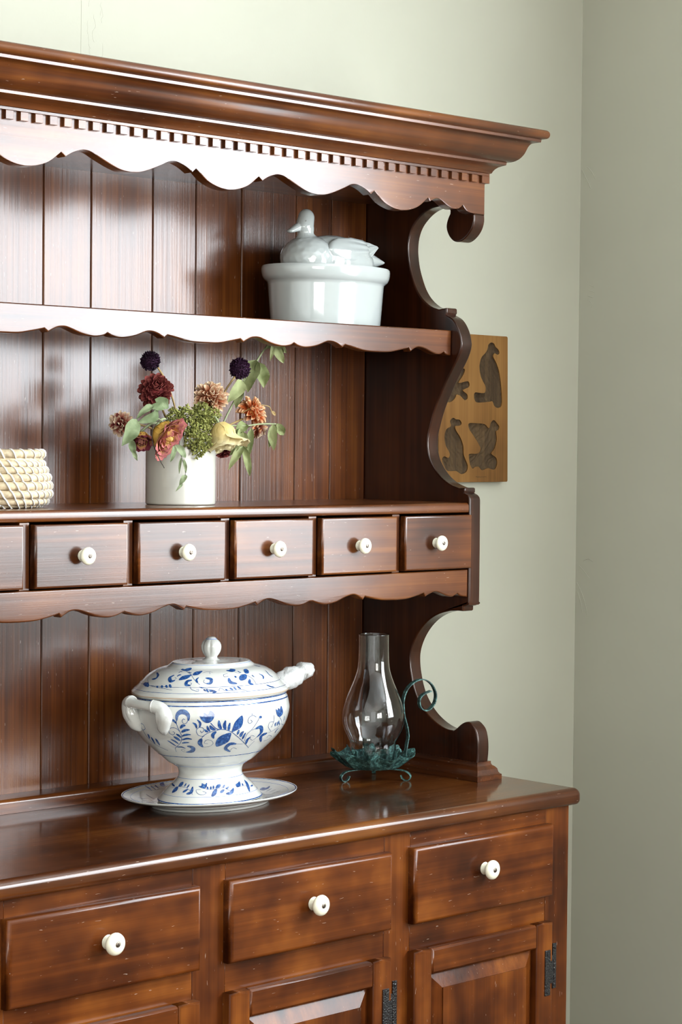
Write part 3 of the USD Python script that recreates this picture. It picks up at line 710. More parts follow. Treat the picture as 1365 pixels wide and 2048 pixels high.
def frame(d):
    d = np.asarray(d, float); d = d / np.linalg.norm(d)
    a = np.cross(d, [0, 0, 1.0] if abs(d[2]) < 0.9 else [1.0, 0, 0]); a /= np.linalg.norm(a)
    return d, a, np.cross(a, d)


def sheet(P, N, t):
    """Give a (nu, nv) grid of points thickness t along normals N and close it."""
    nu, nv = P.shape[:2]
    A = (P + N * t / 2).reshape(-1, 3); B = (P - N * t / 2).reshape(-1, 3)
    n = nu * nv; F = []
    for i in range(nu - 1):
        for j in range(nv - 1):
            a, b, c, d = i * nv + j, (i + 1) * nv + j, (i + 1) * nv + j + 1, i * nv + j + 1
            F += [(a, b, c), (a, c, d), (n + a, n + c, n + b), (n + a, n + d, n + c)]
    edge = [(i * nv, (i + 1) * nv) for i in range(nu - 1)] + [((nu - 1) * nv + j, (nu - 1) * nv + j + 1) for j in range(nv - 1)] + [((i + 1) * nv + nv - 1, i * nv + nv - 1) for i in range(nu - 1)] + [(j + 1, j) for j in range(nv - 1)]
    for a, b in edge: F += [(a, n + a, n + b), (a, n + b, b)]
    return np.vstack([A, B]), np.array(F)


def leaf(a, b, wd, curl=0.25, droop=0.15, facing=(-0.62, -0.75, 0.2), t=0.0004, nu=8, nv=5, seed=0, tipw=0.0):
    """Leaf from a to b with half width wd, cupped along the midrib, wavy at the margin."""
    r = random.Random(seed)
    a, b = np.array(a, float), np.array(b, float)
    L = np.linalg.norm(b - a); d = (b - a) / L
    f = np.array(facing, float); f = f - d * (f @ d); f /= np.linalg.norm(f)
    s = np.cross(d, f)
    ph = r.uniform(0, 6)
    P = np.zeros((nu, nv, 3)); N = np.zeros((nu, nv, 3))
    for i in range(nu):
        u = i / (nu - 1)
        w = wd * (max(math.sin(PI * min(u ** 0.75, 1.0)), 0) ** 0.8 + tipw * u + 0.04)
        for j in range(nv):
            q = 2 * j / (nv - 1) - 1
            P[i, j] = a + d * L * u + s * w * q + f * (droop * L * math.sin(PI * u) + curl * w * (q * q) * 1.2 + 0.26 * w * math.sin(ph + 9 * u + 2.6 * q) * (0.3 + abs(q)))
            N[i, j] = f
    return sheet(P, N, t)


def petal(c, d, L, wd, cup=0.35, rec=0.0, t=0.0005, nu=5, nv=3, roll=0.0, side=None, tip=0.35):
    """Petal starting at c along d, spoon-cupped, its end recurving by rec towards 'side'."""
    d, a, b = frame(d)
    if side is not None:
        n_ = np.asarray(side, float); n_ = n_ - d * (n_ @ d); n_ /= max(np.linalg.norm(n_), 1e-9); b = n_; a = np.cross(b, d)
    a2 = a * math.cos(roll) + b * math.sin(roll); b2 = -a * math.sin(roll) + b * math.cos(roll)
    P = np.zeros((nu, nv, 3)); N = np.zeros((nu, nv, 3))
    for i in range(nu):
        u = i / (nu - 1)
        w = wd * (0.35 + 0.65 * math.sin(PI * min(0.15 + 0.62 * u, 1)) ** 1.0) * (1 - (1 - tip) * max(0, (u - 0.72) / 0.28) ** 2)
        for j in range(nv):
            q = 2 * j / (nv - 1) - 1
            P[i, j] = np.asarray(c) + d * L * u * (1 - 0.3 * abs(rec) * u) + a2 * w * q + b2 * (cup * w * q * q + rec * L * u * u)
            N[i, j] = b2
    return sheet(P, N, t)


def fib(n, d, spread=PI):
    """n directions spread over the cap of half-angle spread around d, evenly."""
    d, a, b = frame(d); out = []
    for i in range(n):
        ct = 1 - (1 - math.cos(spread)) * (i + 0.5) / n
        sn = math.sqrt(max(0, 1 - ct * ct)); ph = i * 2.39996
        out.append(d * ct + sn * (a * math.cos(ph) + b * math.sin(ph)))
    return out


TO_EYE = np.array([-0.62, -0.78, 0.08])


def stem(t, P, r, m=None, name="stem"):
    part(name, tube(spline(P, 5), r, 7), m or STEM, t, smooth=True)


def scabiosa(c, R, label, path):
    t = thing("dried_scabiosa", label, "dried flower", c, "dried scabiosa heads in the vase")
    rnd = random.Random(int(c[0] * 9999))
    core = trimesh.creation.icosphere(3, R * 0.82); core.apply_translation(c)
    h = part("flower_head", core, BLACKP, t, smooth=True)
    ms = []
    for d in fib(230, (0, 0, 1)):
        d = np.array(d); L = R * rnd.uniform(0.20, 0.36)
        ms.append(petal(np.array(c) + d * R * 0.74, d + 0.25 * np.array([rnd.uniform(-1, 1) for _ in range(3)]), L, R * 0.085, 0.8, rnd.uniform(-0.3, 0.3), R * 0.02, 4, 3, rnd.uniform(0, 6), tip=0.7))
    part("florets", cat(ms), BLACKP, h, smooth=True, kind="stuff", flip=False)
    stem(t, path, 0.0017)


scabiosa((-0.0703, 0.335, 1.6601), 0.0172, "near-black dried scabiosa head standing left in the vase, above the dark red dahlia", [(-0.0569, 0.332, 1.6500), (-0.0416, 0.330, 1.6287), (-0.0323, 0.325, 1.6033), (-0.0245, 0.325, 1.5821), (-0.0086, 0.335, 1.5524), (0.0, 0.335, 1.47)])
scabiosa((0.1289, 0.335, 1.6537), 0.0190, "dark purple dried scabiosa head standing right in the vase, beside the tall leafy stem", [(0.1180, 0.335, 1.6390), (0.1005, 0.335, 1.6196), (0.0885, 0.330, 1.6061), (0.0741, 0.330, 1.5710), (0.050, 0.335, 1.53), (0.02, 0.335, 1.47)])


def dahlia(c, R, facing, label, mats, n, L, wd, path, rec=0.15, cup=0.9, spread=2.0, seed=1, core=0.45, squash=1.0):
    t = thing("dried_dahlia", label, "dried flower", c, "dried dahlias in the vase")
    rnd = random.Random(seed)
    k = trimesh.creation.icosphere(2, R * core); k.apply_translation(c)
    h = part("flower_head", k, mats[0], t, smooth=True)
    F = np.array(facing, float); F /= np.linalg.norm(F)
    for i, d in enumerate(fib(n, F, spread)):
        d = np.array(d) + 0.14 * np.array([rnd.gauss(0, 1) for _ in range(3)]); d /= np.linalg.norm(d)
        l = L * rnd.uniform(0.75, 1.1) * (0.72 + 0.28 * min(1, i / n * 1.6))
        m = mats[1 + (rnd.random() < 0.45) + (rnd.random() < 0.2)] if len(mats) > 3 else mats[rnd.randrange(len(mats))]
        part("petal", petal(np.array(c) + d * R * core * 0.75, d, l, wd * rnd.uniform(0.8, 1.2), cup * rnd.uniform(0.6, 1.3), rec * rnd.uniform(-0.6, 1.5), 0.0006, 6, 5, 0, side=F), m, h, smooth=True, tip=np.tile(np.repeat(np.linspace(0, 1, 6), 5), 2))
    stem(t, path, 0.0018)


INV = [(0.0, 0.335, 1.50), (0.0, 0.335, 1.46)]
dahlia((-0.0725, 0.318, 1.6095), 0.0300, (-0.5, -0.75, 0.5), "dark red dried dahlia under the left scabiosa head", [REDP, DAHR, DAHR, DAHR], 130, 0.0185, 0.0052, [(-0.060, 0.322, 1.590), (-0.035, 0.33, 1.555)] + INV, rec=0.25, cup=0.8, spread=2.7, seed=3, core=0.62)
dahlia((0.0480, 0.318, 1.6000), 0.0310, (-0.45, -0.8, 0.55), "peach dried dahlia in the middle of the bouquet, above the yellow rose", [RUSTP, DAHP, DAHP, DAHP], 78, 0.0225, 0.0046, [(0.045, 0.322, 1.58), (0.03, 0.33, 1.545)] + INV, rec=0.12, cup=1.1, spread=1.95, seed=4)
dahlia((0.1480, 0.325, 1.5770), 0.0270, (0.35, -0.75, 0.55), "orange dried dahlia at the right of the bouquet, above the drooping sprig", [ORANGEP, DAHO, DAHO, DAHP], 66, 0.0220, 0.0046, [(0.130, 0.328, 1.565), (0.07, 0.332, 1.54)] + INV, rec=0.10, cup=1.1, spread=2.1, seed=5)
dahlia((0.1660, 0.330, 1.5500), 0.0150, (0.5, -0.6, -0.4), "small rust dried dahlia hanging below the orange dahlia on the right", [RUSTP, DAHO, DAHL, DAHL], 36, 0.0185, 0.0035, [(0.150, 0.331, 1.553), (0.08, 0.334, 1.535)] + INV, spread=2.0, seed=6)
dahlia((-0.1500, 0.312, 1.5535), 0.0150, (-0.8, -0.55, -0.1), "small red and cream dried dahlia at the far left of the bouquet", [REDP, DAHL, DAHL, DAHR], 44, 0.0180, 0.0036, [(-0.135, 0.315, 1.553), (-0.07, 0.328, 1.545)] + INV, spread=2.1, seed=7)
dahlia((0.0800, 0.318, 1.5080), 0.0110, (0.2, -0.6, -0.7), "little dark red dried dahlia peeping out under the yellow rose", [REDP, DAHR, DAHR, DAHR], 26, 0.0125, 0.0036, [(0.075, 0.322, 1.518), (0.060, 0.330, 1.543), (0.040, 0.335, 1.548)] + INV, spread=2.2, seed=8)


def rose(c, R, axis, label, mats, layers, path, seed=1, openness=0.55, length=1.6):
    """Dried rose: whorls of broad overlapping petals around axis, outer ones flaring."""
    t = thing("dried_rose", label, "dried flower", c, "dried roses in the vase")
    rnd = random.Random(seed)
    A, u, w = frame(axis)
    base = np.array(c) - A * R * length * 0.5
    k = lathe([(0, 0), (R * 0.25, R * 0.1), (R * 0.42, R * 0.5), (R * 0.36, R * 1.1), (R * 0.15, R * 1.45), (0, R * 1.5)], 24)
    k.vertices = base + k.vertices[:, :1] * u + k.vertices[:, 1:2] * w + k.vertices[:, 2:] * A
    h = part("flower_head", k, mats[0], t, smooth=True)
    for li in range(layers):
        n = 4 + li
        for i in range(n):
            ph = 2 * PI * (i + 0.5 * (li % 2)) / n + rnd.uniform(-0.2, 0.2)
            rad = u * math.cos(ph) + w * math.sin(ph); tan = np.cross(A, rad)
            fl = li / max(layers - 1, 1)
            Lp = R * length * rnd.uniform(0.88, 1.06); wp = R * (0.55 + 0.25 * fl) * rnd.uniform(0.85, 1.1)
            nu, nv = 8, 6
            P = np.zeros((nu, nv, 3)); N = np.zeros((nu, nv, 3)); wob = rnd.uniform(0, 6)
            for a_ in range(nu):
                s = a_ / (nu - 1)
                rr = R * (0.22 + 0.20 * li / layers) + R * 0.58 * math.sin(PI / 2 * min(s * 2.3, 1)) * (0.55 + 0.45 * fl)
                flare = openness * R * fl * max(0, s - 0.6) ** 1.3 * 3.2 - (1 - fl) * R * 0.55 * max(0, s - 0.55)
                for b_ in range(nv):
                    q = 2 * b_ / (nv - 1) - 1
                    wloc = wp * (0.45 + 0.75 * math.sin(PI * (0.12 + 0.66 * s))) * (1 - 0.35 * max(0, (s - 0.8) / 0.2))
                    ang = q * wloc / max(rr, 0.004)
                    dirv = rad * math.cos(ang) + tan * math.sin(ang)
                    wav = 0.10 * R * s * s * math.sin(wob + 7 * q + 5 * s)
                    P[a_, b_] = base + A * (Lp * s - 0.18 * R * s * q * q + 0.08 * R * math.sin(wob * 2 + 5 * q) * s) + dirv * (rr + flare + wav)
                    N[a_, b_] = dirv
            part("petal", sheet(P, N, 0.0006), mats[1 + rnd.randrange(len(mats) - 1)] if li else mats[0], h, smooth=True, tip=np.tile(np.repeat(np.linspace(0, 1, nu) ** 2.2, nv), 2))
    stem(t, path, 0.0022, STEMG)


rose((-0.0900, 0.272, 1.5350), 0.0240, (0.35, -0.70, -0.48), "golden dried rose with magenta petal edges, leaning over the vase rim at left front", [GOLDP, ROSEG, ROSEG, ROSEG], 5, [(-0.097, 0.287, 1.546), (-0.070, 0.300, 1.562), (-0.03, 0.325, 1.55)] + INV, seed=11, openness=0.75, length=1.45)
rose((-0.1240, 0.290, 1.5270), 0.0150, (-0.3, -0.6, -0.75), "small wine-red dried rose tucked behind the golden rose at the left", [PINKP, ROSEW, ROSEW, ROSEG], 3, [(-0.119, 0.297, 1.540), (-0.08, 0.31, 1.555), (-0.03, 0.33, 1.545)] + INV, seed=12, openness=0.4)
rose((0.0375, 0.270, 1.5340), 0.0235, (0.12, -0.25, -0.95), "pale yellow dried rose hanging head down over the front of the vase", [YELLP, ROSEY, ROSEY], 4, [(0.034, 0.276, 1.5525), (0.028, 0.285, 1.567), (0.01, 0.315, 1.556)] + INV, seed=13, openness=0.85, length=2.0)

# green sedum: many tiny florets on branching stalks
SD = thing("dried_sedum", "green dried sedum cluster spilling over the middle of the vase rim", "dried flower", (0.0, 0.30, 1.545))
rnd = random.Random(21); ms = []; lumps = [(-0.0205, 0.300, 1.5700), (0.0165, 0.305, 1.5760), (-0.0259, 0.283, 1.5471), (-0.0020, 0.281, 1.5423), (-0.0292, 0.272, 1.5251), (0.0237, 0.292, 1.5640), (-0.0177, 0.270, 1.5130), (0.0421, 0.305, 1.5703), (-0.0409, 0.303, 1.5660), (-0.006, 0.271, 1.5240), (0.004, 0.285, 1.5600)]
stalks = []
for c in lumps:
    c = np.array(c)
    stalks.append(tube(spline([c, c * 0.6 + np.array([0, 0.335, 1.535]) * 0.4, np.array([0, 0.335, 1.50])], 4), 0.0014, 6))
    for d in fib(60, (0, -0.5, 0.5), 2.6):
        p = c + np.array(d) * 0.0135 * rnd.uniform(0.55, 1.12)
        for q in range(3):
            dd = np.array(d) + 0.9 * np.array([rnd.gauss(0, 1) for _ in range(3)])
            ms.append(petal(p, dd, 0.0052, 0.0016, 0.6, rnd.uniform(-0.3, 0.3), 0.0005, 3, 3, rnd.uniform(0, 6), tip=0.8))
part("florets", cat(ms), SEDUM, SD, smooth=True, kind="stuff", flip=False)
part("stalks", cat(stalks), STEMG, SD, smooth=True, flip=False)


def sprig(label, path, leaves, m, sm, r=0.0015, wds=None, seed=0, **k):
    t = thing("leafy_sprig", label, "sprig", path[0], "dried leafy sprigs in the vase")
    stem(t, path, r, sm)
    for i, (a, b) in enumerate(leaves):
        L = np.linalg.norm(np.array(b) - a)
        part("leaf", leaf(a, b, (wds[i] if wds else 0.22 * L), seed=seed + i, facing=(-0.55 - 0.25 * ((i * 7 + seed) % 3 - 1), -0.70, 0.35 * ((i * 5 + seed) % 3 - 1)), **k), m, t, smooth=True)
    return t


sprig("grey-green sage sprig with broad leaves drooping at the left of the bouquet", [(-0.0589, 0.295, 1.5433), (-0.0904, 0.285, 1.5614), (-0.1277, 0.275, 1.5608), (-0.1464, 0.275, 1.5506), (-0.1607, 0.275, 1.5257)],
      [((-0.105, 0.278, 1.5941), (-0.0755, 0.278, 1.5800)), ((-0.0868, 0.275, 1.5840), (-0.1225, 0.275, 1.5800)), ((-0.100, 0.275, 1.5750), (-0.1440, 0.275, 1.5540)), ((-0.112, 0.272, 1.5830), (-0.1480, 0.272, 1.5600)), ((-0.1490, 0.270, 1.5600), (-0.1790, 0.270, 1.5160)), ((-0.1555, 0.275, 1.5274), (-0.1492, 0.275, 1.5010)), ((-0.1523, 0.275, 1.5109), (-0.1430, 0.275, 1.4917))],
      LEAF, STEMG, wds=[0.0092, 0.0072, 0.0088, 0.0060, 0.0125, 0.0060, 0.0035], seed=2, curl=0.35)
sprig("tall leafy stem at the right of the bouquet, its wilted top against the upper shelf", [(0.03, 0.335, 1.47), (0.0752, 0.335, 1.5274), (0.0976, 0.335, 1.5670), (0.1179, 0.335, 1.5981), (0.1384, 0.335, 1.6320), (0.1636, 0.335, 1.6628), (0.1868, 0.335, 1.6902), (0.2056, 0.335, 1.7034)],
      [((0.1659, 0.335, 1.6700), (0.1460, 0.333, 1.6120)), ((0.1652, 0.330, 1.6665), (0.1790, 0.328, 1.6210)), ((0.1292, 0.330, 1.6336), (0.0960, 0.330, 1.5930)), ((0.1318, 0.330, 1.6285), (0.1164, 0.330, 1.5835)), ((0.1868, 0.333, 1.6902), (0.2136, 0.333, 1.7160)), ((0.2000, 0.330, 1.7066), (0.2262, 0.330, 1.6840)), ((0.1933, 0.325, 1.7037), (0.2230, 0.325, 1.6660)), ((0.1968, 0.325, 1.7066), (0.1903, 0.325, 1.6688)), ((0.2080, 0.333, 1.7121), (0.2365, 0.333, 1.6849))],
      LEAFG, STEMG, r=0.0019, wds=[0.0150, 0.0120, 0.0115, 0.0100, 0.0065, 0.0080, 0.0080, 0.0045, 0.0065], seed=5, curl=0.45)
sprig("drooping pale sprig with long hanging leaves at the lower right of the bouquet", [(0.0, 0.335, 1.50), (0.0368, 0.305, 1.5427), (0.0676, 0.295, 1.5517), (0.0988, 0.285, 1.5521), (0.1332, 0.285, 1.5560), (0.1748, 0.290, 1.5566)],
      [((0.0875, 0.285, 1.5480), (0.0644, 0.285, 1.5000)), ((0.0921, 0.285, 1.5434), (0.1013, 0.285, 1.5100)), ((0.0904, 0.280, 1.5165), (0.0581, 0.280, 1.4756)), ((0.0905, 0.280, 1.5178), (0.1067, 0.280, 1.4650)), ((0.1169, 0.288, 1.5491), (0.1073, 0.288, 1.4900)), ((0.1666, 0.288, 1.5567), (0.1694, 0.288, 1.5100)), ((0.1792, 0.292, 1.5577), (0.1958, 0.292, 1.5370)), ((0.1745, 0.292, 1.5559), (0.1611, 0.292, 1.5150)), ((0.1037, 0.288, 1.5560), (0.0800, 0.288, 1.5350))],
      LEAFG, STEMG, wds=[0.0085, 0.0075, 0.0070, 0.0065, 0.0065, 0.0082, 0.0075, 0.0065, 0.0090], seed=9, curl=0.5)
t = sprig("thin withered sprig hanging down the front of the vase", [(-0.0300, 0.300, 1.5480), (-0.0560, 0.272, 1.5320), (-0.0600, 0.2665, 1.5097), (-0.0506, 0.2650, 1.4804), (-0.0494, 0.2650, 1.4661), (-0.0568, 0.2650, 1.4510)],
          [((-0.0726, 0.266, 1.5176), (-0.0808, 0.266, 1.4893)), ((-0.0704, 0.266, 1.5186), (-0.0478, 0.266, 1.4969)), ((-0.0572, 0.265, 1.4981), (-0.0623, 0.265, 1.4695)), ((-0.0529, 0.265, 1.4947), (-0.0473, 0.265, 1.4712)), ((-0.0462, 0.265, 1.4678), (-0.0622, 0.265, 1.4494)), ((-0.0547, 0.265, 1.4527), (-0.0696, 0.265, 1.4402))],
          LEAF, DKSTEM, r=0.0006, wds=[0.0045, 0.0062, 0.0022, 0.0028, 0.0045, 0.0022], seed=12)
stem(t, [(-0.108, 0.278, 1.5511), (-0.1161, 0.270, 1.5261), (-0.1085, 0.2650, 1.5012), (-0.0940, 0.2650, 1.4796)], 0.0008, DKSTEM, "tendril")
t = thing("withered_tendril", "thin curling tendril at the right of the bouquet, above the drooping sprig", "tendril", (0.1414, 0.315, 1.5852))
stem(t, [(0.1214, 0.318, 1.5760), (0.1414, 0.315, 1.5852), (0.1588, 0.315, 1.5899), (0.1799, 0.315, 1.5877), (0.1859, 0.315, 1.5798), (0.1919, 0.315, 1.5737)], 0.0009, STEM)
part("leaf", leaf((0.1859, 0.315, 1.5798), (0.1960, 0.315, 1.5720), 0.0028), STEM, t, smooth=True)

# ------------------------------------------------------------------ blue and white soup tureen
CX, CY, A1, B1 = 0.0338, 0.293, 1.104, 0.83
CHINA = plain("ivory_china", (0.53, 0.53, 0.50), 0.12, coat_weight=0.6, coat_roughness=0.05)
BLUE = mat("cobalt_paint", {"tc": ("texture_coordinate", {}), "n": ("noise_texture", {"scale": 260.0, "detail": 3.0}), "r": ("rgb_ramp", {"ramp": [(0.30, (0.007, 0.030, 0.130)), (0.55, (0.022, 0.078, 0.24)), (0.78, (0.10, 0.21, 0.42))]}),
                            "p": ("principled_bsdf", {"roughness": 0.16, "coat_weight": 0.5, "coat_roughness": 0.06})}, [("tc.object", "n.vector"), ("n.fac", "r.fac"), ("r.color", "p.base_color")])
PALEBLUE = plain("pale_blue_line", (0.16, 0.24, 0.47), 0.16, coat_weight=0.5)
RIMBROWN = plain("bare_clay_line", (0.45, 0.30, 0.18), 0.5)
BOWL = [(.0880, .9095), (.0905, .9115), (.0880, .9150), (.0730, .9330), (.0640, .9410), (.0575, .9475), (.0548, .9540), (.0552, .9610), (.0580, .9670), (.0650, .9725), (.0740, .9775), (.0850, .9875), (.0963, .9970), (.1167, 1.0170), (.1305, 1.0380), (.1368, 1.0600), (.1362, 1.0720), (.1335, 1.0830), (.1310, 1.0885), (.1310, 1.0915)]
LID = [(.1330, 1.0925), (.1350, 1.0955), (.1357, 1.0990), (.1342, 1.1015), (.1280, 1.1065), (.1196, 1.1150), (.1090, 1.1255), (.0963, 1.1335), (.0850, 1.1375), (.0760, 1.1400), (.0710, 1.1435), (.0670, 1.1465), (.0630, 1.1475), (.0400, 1.1465), (.0180, 1.1490)]
PLATE = [(.0600, .9085), (.0930, .9085), (.1000, .9095), (.1150, .9135), (.1400, .9190), (.1490, .9215), (.1512, .9222)]


class Glaze:
    """A turned oval surface; at(theta, s, off) gives points s metres along its profile."""
    def __init__(self, prof):
        self.P = spline(prof, 6); self.s = np.concatenate([[0], np.cumsum(np.linalg.norm(np.diff(self.P, axis=0), axis=1))])

    def at(self, th, s, off=0.0):
        r = np.interp(s, self.s, self.P[:, 0]); z = np.interp(s, self.s, self.P[:, 1])
        e = 4e-4
        dr = np.interp(s + e, self.s, self.P[:, 0]) - np.interp(s - e, self.s, self.P[:, 0]); dz = np.interp(s + e, self.s, self.P[:, 1]) - np.interp(s - e, self.s, self.P[:, 1])
        l = np.maximum(np.hypot(dr, dz), 1e-9)
        r = r + off * dz / l; z = z - off * dr / l
        return np.stack([CX + A1 * r * np.cos(th), CY + B1 * r * np.sin(th), z], -1)

    def band(self, s, w, off=0.0003, n=160):
        th = np.linspace(0, 2 * PI, n, endpoint=False); ss = np.array([s - w / 2, s - w / 4, s, s + w / 4, s + w / 2])
        oo = np.array([0.0, off, off, off, 0.0])
        V = np.vstack([self.at(th, np.full(n, a), o) for a, o in zip(ss, oo)]); i = np.arange(n); ni = np.roll(i, -1)
        F = np.vstack([np.vstack([np.column_stack([j * n + i, j * n + ni, j * n + n + ni]), np.column_stack([j * n + i, j * n + n + ni, j * n + n + i])]) for j in range(4)])
        return V, F


def strokes(text):
    out = []
    for item in text.split(";"):
        h, b = item.split(":")
        out.append((h[0], float(h[1:]) / 1000, np.array([[float(x) for x in p.split(",")] for p in b.split()]) * [1, 0.001]))
    return out


def paint(gl, items, rref, shift=0.0, off=0.0003):
    """Brush strokes (given as angle, height along the profile) laid on the glaze as thin films."""
    polys = []
    for kind, w, p in items:
        q = p * [rref, 1]
        if kind == "P":
            g = sg.Polygon(spline(q, 3, closed=True)).buffer(0)
        else:
            c = spline(q, 5)
            if kind == "L": g = sg.LineString(c).buffer(max(w, 0.0005) * 0.62, quad_segs=2)
            else:
                u = np.linspace(0, 1, len(c)); hw = np.maximum(0.5 * w * np.sin(PI * (0.06 + 0.86 * u ** 0.85)), 0.0003)
                d = np.gradient(c, axis=0); d /= np.maximum(np.linalg.norm(d, axis=1, keepdims=True), 1e-9); nn = np.column_stack([-d[:, 1], d[:, 0]])
                g = sg.Polygon(np.vstack([c + nn * hw[:, None], (c - nn * hw[:, None])[::-1]])).buffer(0)
        polys.append(g)
    V, F, n = [], [], 0
    for g in polys:
        for pg in (g.geoms if hasattr(g, "geoms") else [g]):
            if pg.is_empty or pg.area < 1e-8: continue
            rings = [np.array(pg.exterior.coords)[:-1]] + [np.array(h.coords)[:-1] for h in pg.interiors]
            pts = np.vstack(rings); ends = np.cumsum([len(r) for r in rings]).astype(np.uint32)
            tri = np.array(mapbox_earcut.triangulate_float64(pts, ends), int).reshape(-1, 3)
            if len(tri) == 0: continue
            v3, tri = trimesh.remesh.subdivide_to_size(np.column_stack([pts, np.zeros(len(pts))]), tri, 0.0045, max_iter=12)
            pts = v3[:, :2]; th = pts[:, 0] / rref
            m = len(pts)
            top = gl.at(th + shift, pts[:, 1], off)
            a = top[tri]; nrm = np.cross(a[:, 1] - a[:, 0], a[:, 2] - a[:, 0])
            cen = np.array([CX, CY, 0]); out = ((a.mean(1) - cen) * [1, 1, 0] * nrm).sum() + 0.3 * nrm[:, 2].sum()
            t2 = tri if out > 0 else tri[:, ::-1]
            V += [top]; F += [t2 + n]; n += m
    return np.vstack(V), np.vstack(F)


